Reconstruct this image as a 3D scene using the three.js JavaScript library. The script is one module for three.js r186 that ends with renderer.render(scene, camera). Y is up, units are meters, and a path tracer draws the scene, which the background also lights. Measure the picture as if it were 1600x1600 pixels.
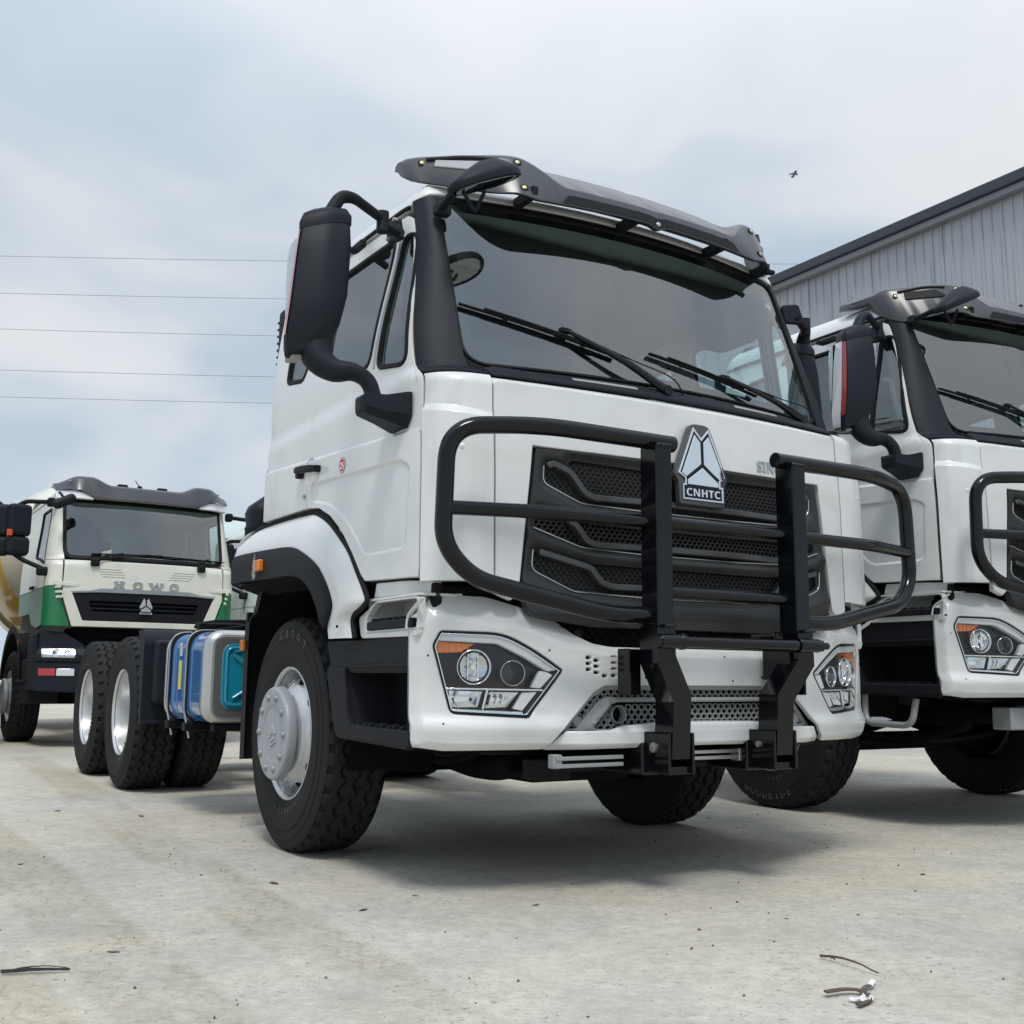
import * as THREE from 'three';
import { mergeGeometries, mergeVertices, toCreasedNormals } from 'three/addons/utils/BufferGeometryUtils.js';
import { RoundedBoxGeometry } from 'three/addons/geometries/RoundedBoxGeometry.js';
import { FontLoader } from 'three/addons/loaders/FontLoader.js';
import { TextGeometry } from 'three/addons/geometries/TextGeometry.js';

// ---------- camera ----------
const scene = new THREE.Scene();
const camera = new THREE.PerspectiveCamera(51.04, 1, 0.05, 900);
camera.position.set(-2.8743, 0.7915, 4.8840);
camera.up.set(-0.08613, 0.98810, 0.12747);
camera.lookAt(-2.8743 + 0.51127, 0.7915 + 0.15365, 4.8840 - 0.84557);
scene.add(camera);

// ---------- sky: thin overcast with soft cloud ----------
const skyTex = makeSky();
scene.background = skyTex;
scene.environment = skyTex;

// ---------- sun behind thin cloud ----------
const sun = new THREE.DirectionalLight(new THREE.Color(1, 0.965, 0.9), 1.5);
sun.position.set(-7, 24, 13);
sun.castShadow = true;
sun.shadow.radius = 26;
sun.shadow.mapSize.set(2048, 2048);
Object.assign(sun.shadow.camera, { left: -22, right: 22, top: 22, bottom: -22, near: 1, far: 70 });
scene.add(sun); scene.add(sun.target);

// ---------- exposure ----------
const renderer = new THREE.WebGLRenderer({ antialias: true });
renderer.setSize(1024, 1024);
renderer.toneMapping = THREE.LinearToneMapping;
renderer.toneMappingExposure = 1.3;
renderer.shadowMap.enabled = true;
renderer.shadowMap.type = THREE.PCFSoftShadowMap;

// ---------- noise ----------
function hash3(x, y, z) {
  let h = (x * 374761393 + y * 668265263 + z * 1274126177) | 0;
  h = Math.imul(h ^ (h >>> 13), 1274126177);
  h ^= h >>> 16;
  return (h >>> 0) / 4294967296;
}
function noise3(x, y, z) {
  const xi = Math.floor(x), yi = Math.floor(y), zi = Math.floor(z);
  let fx = x - xi, fy = y - yi, fz = z - zi;
  fx = fx * fx * (3 - 2 * fx); fy = fy * fy * (3 - 2 * fy); fz = fz * fz * (3 - 2 * fz);
  const l = (a, b, t) => a + (b - a) * t;
  return l(l(l(hash3(xi, yi, zi), hash3(xi + 1, yi, zi), fx), l(hash3(xi, yi + 1, zi), hash3(xi + 1, yi + 1, zi), fx), fy),
    l(l(hash3(xi, yi, zi + 1), hash3(xi + 1, yi, zi + 1), fx), l(hash3(xi, yi + 1, zi + 1), hash3(xi + 1, yi + 1, zi + 1), fx), fy), fz);
}
function noise2(x, y, s) {
  const xi = Math.floor(x), yi = Math.floor(y);
  let fx = x - xi, fy = y - yi;
  fx = fx * fx * (3 - 2 * fx); fy = fy * fy * (3 - 2 * fy);
  const a = hash3(xi, yi, s), b = hash3(xi + 1, yi, s), c = hash3(xi, yi + 1, s), d = hash3(xi + 1, yi + 1, s);
  return a + (b - a) * fx + (c - a) * fy + (a - b - c + d) * fx * fy;
}
function fbm2(x, y, o, s) { let v = 0, a = 0.5, n = 0; for (let i = 0; i < o; i++) { v += a * noise2(x, y, s + i); n += a; a *= 0.5; x = x * 2.03 + 7.1; y = y * 2.03 + 3.7; } return v / n; }
function fbm3(x, y, z, o) { let v = 0, a = 0.5, n = 0; for (let i = 0; i < o; i++) { v += a * noise3(x, y, z); n += a; a *= 0.5; x = x * 2.03 + 1.7; y = y * 2.03 + 9.2; z = z * 2.03 + 5.1; } return v / n; }
function sst(a, b, x) { let t = (x - a) / (b - a); t = t < 0 ? 0 : t > 1 ? 1 : t; return t * t * (3 - 2 * t); }
function mix(a, b, t) { return a + (b - a) * t; }
function rng(seed) { let s = seed >>> 0; return () => { s = (s + 0x6D2B79F5) >>> 0; let t = Math.imul(s ^ (s >>> 15), 1 | s); t = (t + Math.imul(t ^ (t >>> 7), 61 | t)) ^ t; return ((t ^ (t >>> 14)) >>> 0) / 4294967296; }; }

function makeSky() {
  const W = 1024, H = 512, d = new Float32Array(W * H * 4);
  for (let j = 0; j < H; j++) {
    const el = ((j + 0.5) / H - 0.5) * Math.PI, ce = Math.cos(el), y = Math.sin(el);
    for (let i = 0; i < W; i++) {
      const az = ((i + 0.5) / W - 0.5) * 2 * Math.PI;
      const x = ce * Math.cos(az), z = ce * Math.sin(az);
      const k = (j * W + i) * 4;
      let r, g, b;
      if (y > -0.02) {
        // cloud sheet seen in perspective
        const h = 1 / (Math.max(y, 0) + 0.22);
        const px = x * h, pz = z * h;
        const wx = fbm3(px * 0.9 + 3, pz * 0.9, 1.3, 4) - 0.5, wz = fbm3(px * 0.9 - 5, pz * 0.9 + 2, 4.7, 4) - 0.5;
        let c = fbm3(px * 1.5 + wx * 1.7 + 10, pz * 1.5 + wz * 1.7, 7.7, 6);
        c = sst(0.33, 0.66, c);
        const fine = fbm3(px * 4 + wx * 3, pz * 4 + wz * 3, 2.2, 5);
        const up = sst(0.35, 1.0, y);
        const l = 0.495 + 0.34 * up;                       // brighter towards the zenith, as under thin overcast
        const side = 0.5 + 0.5 * (x * 0.80 + y * 0.35 - z * 0.48);
        const m = Math.min(1, (c * 0.72 + fine * 0.28) * (0.60 + 0.54 * side));
        r = l * mix(0.68, 1.18, m); g = l * mix(0.85, 1.23, m); b = l * mix(1.04, 1.29, m);
        const hz = 1 - sst(0, 0.3, y);
        r = mix(r, 0.475, hz * 0.6); g = mix(g, 0.55, hz * 0.6); b = mix(b, 0.615, hz * 0.6);
      } else { r = 0.33; g = 0.33; b = 0.32; }
      d[k] = r; d[k + 1] = g; d[k + 2] = b; d[k + 3] = 1;
    }
  }
  const t = new THREE.DataTexture(d, W, H, THREE.RGBAFormat, THREE.FloatType);
  t.mapping = THREE.EquirectangularReflectionMapping;
  t.magFilter = THREE.LinearFilter; t.minFilter = THREE.LinearFilter; t.wrapS = THREE.RepeatWrapping;
  t.needsUpdate = true;
  return t;
}

// ---------- geometry helpers ----------
const fontBold = await new FontLoader().loadAsync('fonts/droid/droid_sans_bold.typeface.json');
const fontSerif = await new FontLoader().loadAsync('fonts/droid/droid_serif_bold.typeface.json');
const PI = Math.PI;
function clean(g) {
  g = g.index ? g.toNonIndexed() : g;
  for (const n of Object.keys(g.attributes)) if (!['position', 'normal', 'uv'].includes(n)) g.deleteAttribute(n);
  if (!g.attributes.normal) g.computeVertexNormals();
  if (!g.attributes.uv) g.setAttribute('uv', new THREE.BufferAttribute(new Float32Array(g.attributes.position.count * 2), 2));
  g.clearGroups();
  return g;
}
function merge(list) { list = list.flat(9); return mergeGeometries(list.map(clean)); }
function mir(g) {                                   // mirror in x
  g = clean(g).clone();
  const p = g.attributes.position, n = g.attributes.normal, u = g.attributes.uv;
  for (let i = 0; i < p.count; i++) { p.setX(i, -p.getX(i)); n.setX(i, -n.getX(i)); }
  for (const a of [p, n, u]) { const s = a.itemSize; for (let t = 0; t < a.count; t += 3) for (let k = 0; k < s; k++) { const q = a.array[(t + 1) * s + k]; a.array[(t + 1) * s + k] = a.array[(t + 2) * s + k]; a.array[(t + 2) * s + k] = q; } }
  return g;
}
function tf(g, x = 0, y = 0, z = 0, rx = 0, ry = 0, rz = 0, s = 1) {
  const m = new THREE.Matrix4().compose(new THREE.Vector3(x, y, z), new THREE.Quaternion().setFromEuler(new THREE.Euler(rx, ry, rz)), typeof s === 'number' ? new THREE.Vector3(s, s, s) : new THREE.Vector3(...s));
  return g.applyMatrix4(m);
}
function box(w, h, d, x = 0, y = 0, z = 0, rx = 0, ry = 0, rz = 0) { return tf(new THREE.BoxGeometry(w, h, d), x, y, z, rx, ry, rz); }
function rbox(w, h, d, r, x = 0, y = 0, z = 0, rx = 0, ry = 0, rz = 0, seg = 2) { return tf(new RoundedBoxGeometry(w, h, d, seg, Math.min(r, w / 2.01, h / 2.01, d / 2.01)), x, y, z, rx, ry, rz); }
function cyl(r1, r2, h, seg, x = 0, y = 0, z = 0, ax = 'y') { const g = new THREE.CylinderGeometry(r1, r2, h, seg); if (ax === 'x') g.rotateZ(-PI / 2); if (ax === 'z') g.rotateX(PI / 2); return g.translate(x, y, z); }
function lathe(prof, seg, ax = 'y', a0 = 0, a1 = 2 * PI) {  // prof: [radius, along]
  const g = new THREE.LatheGeometry(prof.map(p => new THREE.Vector2(p[0], p[1])), seg, a0, a1);
  if (ax === 'x') g.rotateZ(-PI / 2); if (ax === 'z') g.rotateX(PI / 2);
  return g;
}
function V(p) { return new THREE.Vector3(p[0], p[1], p[2]); }
function fillet(pts, rad, n = 6, closed = false) {   // polyline in any dimension with rounded corners
  const out = [], N = pts.length, D = pts[0].length;
  for (let i = 0; i < N; i++) {
    if (!closed && (i === 0 || i === N - 1)) { out.push(pts[i].slice()); continue; }
    const p = pts[i], a = pts[(i - 1 + N) % N], b = pts[(i + 1) % N];
    const r0 = Array.isArray(rad) ? rad[i] : rad;
    const la = Math.hypot(...p.map((v, k) => a[k] - v)), lb = Math.hypot(...p.map((v, k) => b[k] - v));
    const r = Math.min(r0, la * 0.48, lb * 0.48);
    if (r < 1e-4) { out.push(p.slice()); continue; }
    const s = p.map((v, k) => v + (a[k] - v) * r / la), e = p.map((v, k) => v + (b[k] - v) * r / lb);
    for (let j = 0; j <= n; j++) { const t = j / n; out.push(Array.from({ length: D }, (_, k) => (1 - t) * (1 - t) * s[k] + 2 * t * (1 - t) * p[k] + t * t * e[k])); }
  }
  return out;
}
function tube(pts, r, { fr = 0, rs = 12, closed = false, n = 6, cap = true } = {}) {   // swept round bar along a filleted polyline
  const P = fr ? fillet(pts, fr, n, closed) : pts;
  const N = P.length, pos = [], nor = [], idx = [], uv = [];
  let T0 = null, U = new THREE.Vector3();
  for (let i = 0; i < N; i++) {
    const a = V(P[closed ? (i - 1 + N) % N : Math.max(i - 1, 0)]), b = V(P[closed ? (i + 1) % N : Math.min(i + 1, N - 1)]);
    const T = b.sub(a).normalize();
    if (!T0) { U.set(0, 1, 0); if (Math.abs(T.y) > 0.9) U.set(1, 0, 0); U.addScaledVector(T, -U.dot(T)).normalize(); }
    else { U.addScaledVector(T, -U.dot(T)).normalize(); }
    T0 = T;
    const W = new THREE.Vector3().crossVectors(T, U);
    const rr = typeof r === 'function' ? r(i / (N - 1)) : r;
    const [ra, rb] = Array.isArray(rr) ? rr : [rr, rr];
    for (let k = 0; k <= rs; k++) {
      const th = k / rs * 2 * PI, c = Math.cos(th), s = Math.sin(th);
      pos.push(P[i][0] + U.x * c * ra + W.x * s * rb, P[i][1] + U.y * c * ra + W.y * s * rb, P[i][2] + U.z * c * ra + W.z * s * rb);
      nor.push(U.x * c + W.x * s, U.y * c + W.y * s, U.z * c + W.z * s); uv.push(k / rs, i / N);
    }
  }
  const M = closed ? N : N - 1, R = rs + 1;
  for (let i = 0; i < M; i++) for (let k = 0; k < rs; k++) { const a = i * R + k, b = ((i + 1) % N) * R + k; idx.push(a, a + 1, b, b, a + 1, b + 1); }
  if (!closed && cap) for (const e of [0, N - 1]) {
    const c0 = pos.length / 3, d = V(P[e]).sub(V(P[e ? N - 2 : 1])).normalize();
    pos.push(...P[e]); nor.push(d.x, d.y, d.z); uv.push(0, 0);
    for (let k = 0; k <= rs; k++) { const q = (e * R + k) * 3; pos.push(pos[q], pos[q + 1], pos[q + 2]); nor.push(d.x, d.y, d.z); uv.push(0, 0); }
    for (let k = 0; k < rs; k++) e ? idx.push(c0, c0 + 1 + k, c0 + 2 + k) : idx.push(c0, c0 + 2 + k, c0 + 1 + k);
  }
  return mk(pos, nor, uv, idx);
}
function mk(pos, nor, uv, idx) {
  const g = new THREE.BufferGeometry();
  g.setAttribute('position', new THREE.Float32BufferAttribute(pos, 3));
  if (nor) g.setAttribute('normal', new THREE.Float32BufferAttribute(nor, 3));
  g.setAttribute('uv', new THREE.Float32BufferAttribute(uv || new Array(pos.length / 3 * 2).fill(0), 2));
  if (idx) g.setIndex(idx);
  if (!nor) g.computeVertexNormals();
  return g;
}
function shp(pts, holes = []) { const s = new THREE.Shape(pts.map(p => new THREE.Vector2(p[0], p[1]))); for (const h of holes) s.holes.push(new THREE.Path(h.map(p => new THREE.Vector2(p[0], p[1])))); return s; }
function ext(pts, depth, bev = 0.003, holes = [], seg = 2) {      // outline in xy, pushed along z
  const g = new THREE.ExtrudeGeometry(shp(pts, holes), { depth: Math.max(depth - 2 * bev, 1e-4), bevelEnabled: bev > 0, bevelSize: bev, bevelThickness: bev, bevelOffset: -bev, bevelSegments: seg, curveSegments: 6 });
  return g.translate(0, 0, bev);
}
function extX(zy, x0, x1, bev = 0.003, holes = []) {             // outline given as [z, y], pushed along x from x0 to x1
  const g = ext(zy, Math.abs(x1 - x0), bev, holes);
  const p = g.attributes.position, n = g.attributes.normal;
  const lo = Math.min(x0, x1);
  for (let i = 0; i < p.count; i++) { const a = p.getX(i), b = p.getY(i), c = p.getZ(i); p.setXYZ(i, lo + c, b, a); const na = n.getX(i), nb = n.getY(i), nc = n.getZ(i); n.setXYZ(i, nc, nb, na); }
  return flip(g);
}
function flip(g) { g = clean(g); for (const n of ['position', 'normal', 'uv']) { const a = g.attributes[n], s = a.itemSize; for (let t = 0; t < a.count; t += 3) for (let k = 0; k < s; k++) { const q = a.array[(t + 1) * s + k]; a.array[(t + 1) * s + k] = a.array[(t + 2) * s + k]; a.array[(t + 2) * s + k] = q; } } return g; }
function extY(xz, y0, y1, bev = 0.003) {                         // outline given as [x, z], pushed up
  const g = ext(xz, y1 - y0, bev);
  const p = g.attributes.position, n = g.attributes.normal;
  for (let i = 0; i < p.count; i++) { const a = p.getX(i), b = p.getY(i), c = p.getZ(i); p.setXYZ(i, a, y0 + c, b); const na = n.getX(i), nb = n.getY(i), nc = n.getZ(i); n.setXYZ(i, na, nc, nb); }
  return flip(g);
}
function grid(fn, nu, nv, smooth = true) {                        // fn(s, t) -> [x, y, z]
  const pos = [], idx = [], uv = [];
  for (let j = 0; j <= nv; j++) for (let i = 0; i <= nu; i++) { pos.push(...fn(i / nu, j / nv)); uv.push(i / nu, j / nv); }
  for (let j = 0; j < nv; j++) for (let i = 0; i < nu; i++) { const a = j * (nu + 1) + i, b = a + nu + 1; idx.push(a, a + 1, b, b, a + 1, b + 1); }
  return mk(pos, null, uv, idx);
}
function resample(loop, step) {
  const out = [];
  for (let i = 0; i < loop.length; i++) {
    const a = loop[i], b = loop[(i + 1) % loop.length], n = Math.max(1, Math.ceil(Math.hypot(b[0] - a[0], b[1] - a[1]) / step));
    for (let k = 0; k < n; k++) out.push([a[0] + (b[0] - a[0]) * k / n, a[1] + (b[1] - a[1]) * k / n]);
  }
  return out;
}
function area(l) { let s = 0; for (let i = 0; i < l.length; i++) { const a = l[i], b = l[(i + 1) % l.length]; s += a[0] * b[1] - b[0] * a[1]; } return s / 2; }
function inset(l, d) {            // ccw loop, moved inwards by d
  const N = l.length, out = [];
  for (let i = 0; i < N; i++) {
    const p = l[i], a = l[(i - 1 + N) % N], b = l[(i + 1) % N];
    let e1 = [p[0] - a[0], p[1] - a[1]], e2 = [b[0] - p[0], b[1] - p[1]];
    const l1 = Math.hypot(...e1) || 1, l2 = Math.hypot(...e2) || 1;
    const n1 = [-e1[1] / l1, e1[0] / l1], n2 = [-e2[1] / l2, e2[0] / l2];
    let m = [n1[0] + n2[0], n1[1] + n2[1]]; const ml = Math.hypot(...m) || 1; m = [m[0] / ml, m[1] / ml];
    const c = Math.max(0.4, m[0] * n1[0] + m[1] * n1[1]);
    out.push([p[0] + m[0] * d / c, p[1] + m[1] * d / c]);
  }
  return out;
}
// a sheet-metal panel: an outline (with holes) in surface coordinates laid on a curved surface, with rounded edges and thickness
function patch(outer, map, { holes = [], t = 0.01, off = 0, step = 0.05, bev = 0.003, back = false, sg = 1, near = null, fine = 0.008 } = {}) {
  const e = 1e-3;
  const P = (a, b) => map(a, b);
  const Nn = (a, b) => {
    const p1 = map(a + e, b), p0 = map(a - e, b), q1 = map(a, b + e), q0 = map(a, b - e);
    const u = [p1[0] - p0[0], p1[1] - p0[1], p1[2] - p0[2]], v = [q1[0] - q0[0], q1[1] - q0[1], q1[2] - q0[2]];
    const n = [u[1] * v[2] - u[2] * v[1], u[2] * v[0] - u[0] * v[2], u[0] * v[1] - u[1] * v[0]], l = (Math.hypot(...n) || 1) * sg;
    return [n[0] / l, n[1] / l, n[2] / l];
  };
  let O = resample(outer, step * 0.95); if (area(O) < 0) O.reverse();
  const Hs = holes.map(h => { const r = resample(h, step * 0.95); if (area(r) > 0) r.reverse(); return r; });
  if (t <= 0) bev = 0;
  const loops = [O, ...Hs], ins = loops.map(l => bev > 0 ? inset(l, bev) : l);
  const pts = ins.flat().map(p => p.slice());
  let tris = THREE.ShapeUtils.triangulateShape(ins[0].map(p => new THREE.Vector2(...p)), ins.slice(1).map(h => h.map(p => new THREE.Vector2(...p))));
  for (let it = 0; it < (near ? 18 : 12); it++) {
    const mid = new Map(); let any = false; const out = [];
    const gm = (i, j) => {
      const d = Math.hypot(pts[i][0] - pts[j][0], pts[i][1] - pts[j][1]);
      if (d <= step * 1.02 && (!near || d <= fine || near((pts[i][0] + pts[j][0]) / 2, (pts[i][1] + pts[j][1]) / 2) > d * 0.6 + 0.004)) return -1;
      const k = i < j ? i * 1e6 + j : j * 1e6 + i;
      if (!mid.has(k)) { mid.set(k, pts.length); pts.push([(pts[i][0] + pts[j][0]) / 2, (pts[i][1] + pts[j][1]) / 2]); }
      any = true; return mid.get(k);
    };
    for (const [a, b, c] of tris) {
      const ab = gm(a, b), bc = gm(b, c), ca = gm(c, a), n = (ab >= 0) + (bc >= 0) + (ca >= 0);
      if (n === 0) out.push([a, b, c]);
      else if (n === 3) out.push([a, ab, ca], [ab, b, bc], [ca, bc, c], [ab, bc, ca]);
      else if (n === 1) { if (ab >= 0) out.push([a, ab, c], [ab, b, c]); else if (bc >= 0) out.push([b, bc, a], [bc, c, a]); else out.push([c, ca, b], [ca, a, b]); }
      else { if (ab < 0) out.push([c, ca, bc], [ca, a, b], [ca, b, bc]); else if (bc < 0) out.push([a, ab, ca], [ab, b, c], [ab, c, ca]); else out.push([b, bc, ab], [bc, c, a], [bc, a, ab]); }
    }
    tris = out; if (!any) break;
  }
  const pos = [], nor = [], uv = [], idx = [];
  const base = pts.map(p => { const q = P(...p), n = Nn(...p); return [q, n]; });
  for (let i = 0; i < pts.length; i++) { const [q, n] = base[i]; pos.push(q[0] + n[0] * off, q[1] + n[1] * off, q[2] + n[2] * off); nor.push(...n); uv.push(pts[i][0], pts[i][1]); }
  for (const [a, b, c] of tris) sg > 0 ? idx.push(a, b, c) : idx.push(a, c, b);
  if (t > 0) {
    let s = 0;
    for (let li = 0; li < loops.length; li++) {
      const L = loops[li], I = ins[li], n = L.length, v0 = pos.length / 3;
      for (let i = 0; i < n; i++) {
        const q = P(...L[i]), m = Nn(...L[i]), qi = base[s + i][0];
        let lat = [q[0] - qi[0], q[1] - qi[1], q[2] - qi[2]]; let ll = Math.hypot(...lat);
        if (ll < 1e-7) { lat = m; ll = 1; } lat = lat.map(v => v / ll);
        const push = (d, nn) => { pos.push(q[0] + m[0] * d, q[1] + m[1] * d, q[2] + m[2] * d); nor.push(...nn); uv.push(L[i][0], L[i][1]); };
        push(off - bev, lat); push(off - t, lat);
      }
      for (let i = 0; i < n; i++) {
        const j = (i + 1) % n, a = s + i, b = s + j, c = v0 + i * 2, d = v0 + j * 2;
        sg > 0 ? idx.push(a, c, b, b, c, d, c, c + 1, d, d, c + 1, d + 1) : idx.push(a, b, c, b, d, c, c, d, c + 1, d, d + 1, c + 1);
      }
      s += n;
    }
    if (back) {
      const v0 = pos.length / 3;
      for (let i = 0; i < pts.length; i++) { const [q, n] = base[i], d = off - t; pos.push(q[0] + n[0] * d, q[1] + n[1] * d, q[2] + n[2] * d); nor.push(-n[0], -n[1], -n[2]); uv.push(pts[i][0], pts[i][1]); }
      for (const [a, b, c] of tris) sg > 0 ? idx.push(v0 + a, v0 + c, v0 + b) : idx.push(v0 + a, v0 + b, v0 + c);
    }
  }
  return mk(pos, nor, uv, idx);
}
function strip(path, map, w, o = {}) {         // a band of width w along a path on a surface (seals, trim lines)
  const L = path.map(p => p.slice()), a = [], b = [];
  for (let i = 0; i < L.length; i++) {
    const p = L[Math.max(i - 1, 0)], q = L[Math.min(i + 1, L.length - 1)], d = Math.hypot(q[0] - p[0], q[1] - p[1]) || 1, n = [-(q[1] - p[1]) / d, (q[0] - p[0]) / d];
    a.push([L[i][0] + n[0] * w / 2, L[i][1] + n[1] * w / 2]); b.push([L[i][0] - n[0] * w / 2, L[i][1] - n[1] * w / 2]);
  }
  return patch([...a, ...b.reverse()], map, { step: 0.04, t: 0.006, bev: 0.002, ...o });
}
function ring(loop, w) { const l = area(loop) < 0 ? loop.slice().reverse() : loop; return [l, inset(l, w)]; }   // outline and the same moved inwards
function text(str, size, depth, font = fontBold, bev = 0) { const g = new TextGeometry(str, { font, size, depth, curveSegments: 4, bevelEnabled: bev > 0, bevelSize: bev, bevelThickness: bev, bevelSegments: 1 }); g.computeBoundingBox(); const b = g.boundingBox; return g.translate(-(b.min.x + b.max.x) / 2, -(b.min.y + b.max.y) / 2, 0); }
function spline(pts, n) { const c = new THREE.CatmullRomCurve3(pts.map(V), false, 'centripetal'); return c.getPoints(n).map(p => [p.x, p.y, p.z]); }
function spline2(pts, n, closed = false) { const c = new THREE.CatmullRomCurve3(pts.map(p => new THREE.Vector3(p[0], p[1], 0)), closed, 'centripetal'); const r = c.getPoints(n).map(p => [p.x, p.y]); if (closed) r.pop(); return r; }
function blob(rings, nu = 20) {               // loft through closed sections: each {c:[x,y,z], pts:[[a,b]...]} given in 3D
  const N = rings[0].length, pos = [], idx = [];
  for (const r of rings) for (const p of r) pos.push(...p);
  for (let j = 0; j < rings.length - 1; j++) for (let i = 0; i < N; i++) { const a = j * N + i, b = j * N + (i + 1) % N; idx.push(a, b, a + N, a + N, b, b + N); }
  for (const [j, f] of [[0, 1], [rings.length - 1, 0]]) { const r = rings[j], c = pos.length / 3; pos.push(...[0, 1, 2].map(k => r.reduce((s, p) => s + p[k], 0) / N)); for (let i = 0; i < N; i++) { const a = j * N + i, b = j * N + (i + 1) % N; f ? idx.push(c, b, a) : idx.push(c, a, b); } }
  return mk(pos, null, null, idx);
}
function sup(cx, cy, rx, ry, n, e = 2.6) { return Array.from({ length: n }, (_, i) => { const t = i / n * 2 * PI, c = Math.cos(t), s = Math.sin(t); return [cx + rx * Math.sign(c) * Math.abs(c) ** (2 / e), cy + ry * Math.sign(s) * Math.abs(s) ** (2 / e)]; }); }

// ---------- scene-graph helpers ----------
const taken = new Map();
function numbered(n) { const k = taken.get(n) || 0; taken.set(n, k + 1); return k ? n + '_' + String(k).padStart(3, '0') : n; }
function shade(o) { o.castShadow = true; o.receiveShadow = true; return o; }
function part(name, geo, mat, parent, label) { const m = shade(new THREE.Mesh(Array.isArray(geo) ? merge(geo) : geo, mat)); m.name = name; if (label) m.userData.label = label; parent.add(m); return m; }
function grp(name, parent, label) { const g = new THREE.Group(); g.name = name; if (label) g.userData.label = label; parent.add(g); return g; }
function thing(name, label, category, group, p = [0, 0, 0], turn = 0) { const g = new THREE.Group(); g.name = numbered(name); g.position.set(...p); g.rotation.y = turn; g.userData = { label, category }; if (group) g.userData.group = group; scene.add(g); return g; }
function one(name, geo, mat, label, category, group) { const m = shade(new THREE.Mesh(Array.isArray(geo) ? merge(geo) : geo, mat)); m.name = numbered(name); m.userData = { label, category }; if (group) m.userData.group = group; scene.add(m); return m; }
function setting(name, geo, mat, kind = 'structure') { const m = shade(new THREE.Mesh(geo, mat)); m.name = name; m.userData = { kind }; scene.add(m); return m; }

// ---------- materials ----------
function lin(r, g, b) { return new THREE.Color().setRGB(r, g, b); }
function noiseTex(n, fn, rep = 1, srgb = false) {
  const d = new Uint8Array(n * n * 4);
  for (let j = 0; j < n; j++) for (let i = 0; i < n; i++) { const c = fn(i / n, j / n), k = (j * n + i) * 4; const v = Array.isArray(c) ? c : [c, c, c]; for (let q = 0; q < 3; q++) d[k + q] = Math.max(0, Math.min(255, v[q] * 255)); d[k + 3] = 255; }
  const t = new THREE.DataTexture(d, n, n, THREE.RGBAFormat);
  t.wrapS = t.wrapT = THREE.RepeatWrapping; t.magFilter = THREE.LinearFilter; t.minFilter = THREE.LinearMipmapLinearFilter; t.generateMipmaps = true;
  if (srgb) t.colorSpace = THREE.SRGBColorSpace; t.repeat.set(rep, rep); t.needsUpdate = true; return t;
}
function tileF(u, v, f, o, s) {               // tiling fbm
  let a = 0.5, r = 0, n = 0, k = f;
  for (let i = 0; i < o; i++) {
    const x = u * k, y = v * k, xi = Math.floor(x), yi = Math.floor(y); let fx = x - xi, fy = y - yi; fx = fx * fx * (3 - 2 * fx); fy = fy * fy * (3 - 2 * fy);
    const h = (p, q) => hash3(((p % k) + k) % k, ((q % k) + k) % k, s + i);
    r += a * mix(mix(h(xi, yi), h(xi + 1, yi), fx), mix(h(xi, yi + 1), h(xi + 1, yi + 1), fx), fy); n += a; a *= 0.5; k *= 2;
  }
  return r / n;
}
const grainBump = noiseTex(256, (u, v) => tileF(u, v, 64, 2, 3), 6);
const dustRough = noiseTex(512, (u, v) => { const a = tileF(u, v, 4, 6, 11), b = tileF(u, v, 24, 3, 21); return 0.55 + 0.45 * sst(0.3, 0.7, a * 0.7 + b * 0.3); }, 1);
const paintDust = noiseTex(512, (u, v) => { const a = tileF(u, v, 3, 6, 31), b = tileF(u, v, 16, 4, 41); const k = 1 - 0.075 * sst(0.45, 0.75, a * 0.75 + b * 0.25); return [k, k * 0.998, k * 0.985]; }, 0.6, true);
function std(c, rough, o = {}) { return new THREE.MeshStandardMaterial({ color: c, roughness: rough, metalness: 0, ...o }); }
function phy(c, rough, o = {}) { return new THREE.MeshPhysicalMaterial({ color: c, roughness: rough, metalness: 0, ...o }); }
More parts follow.
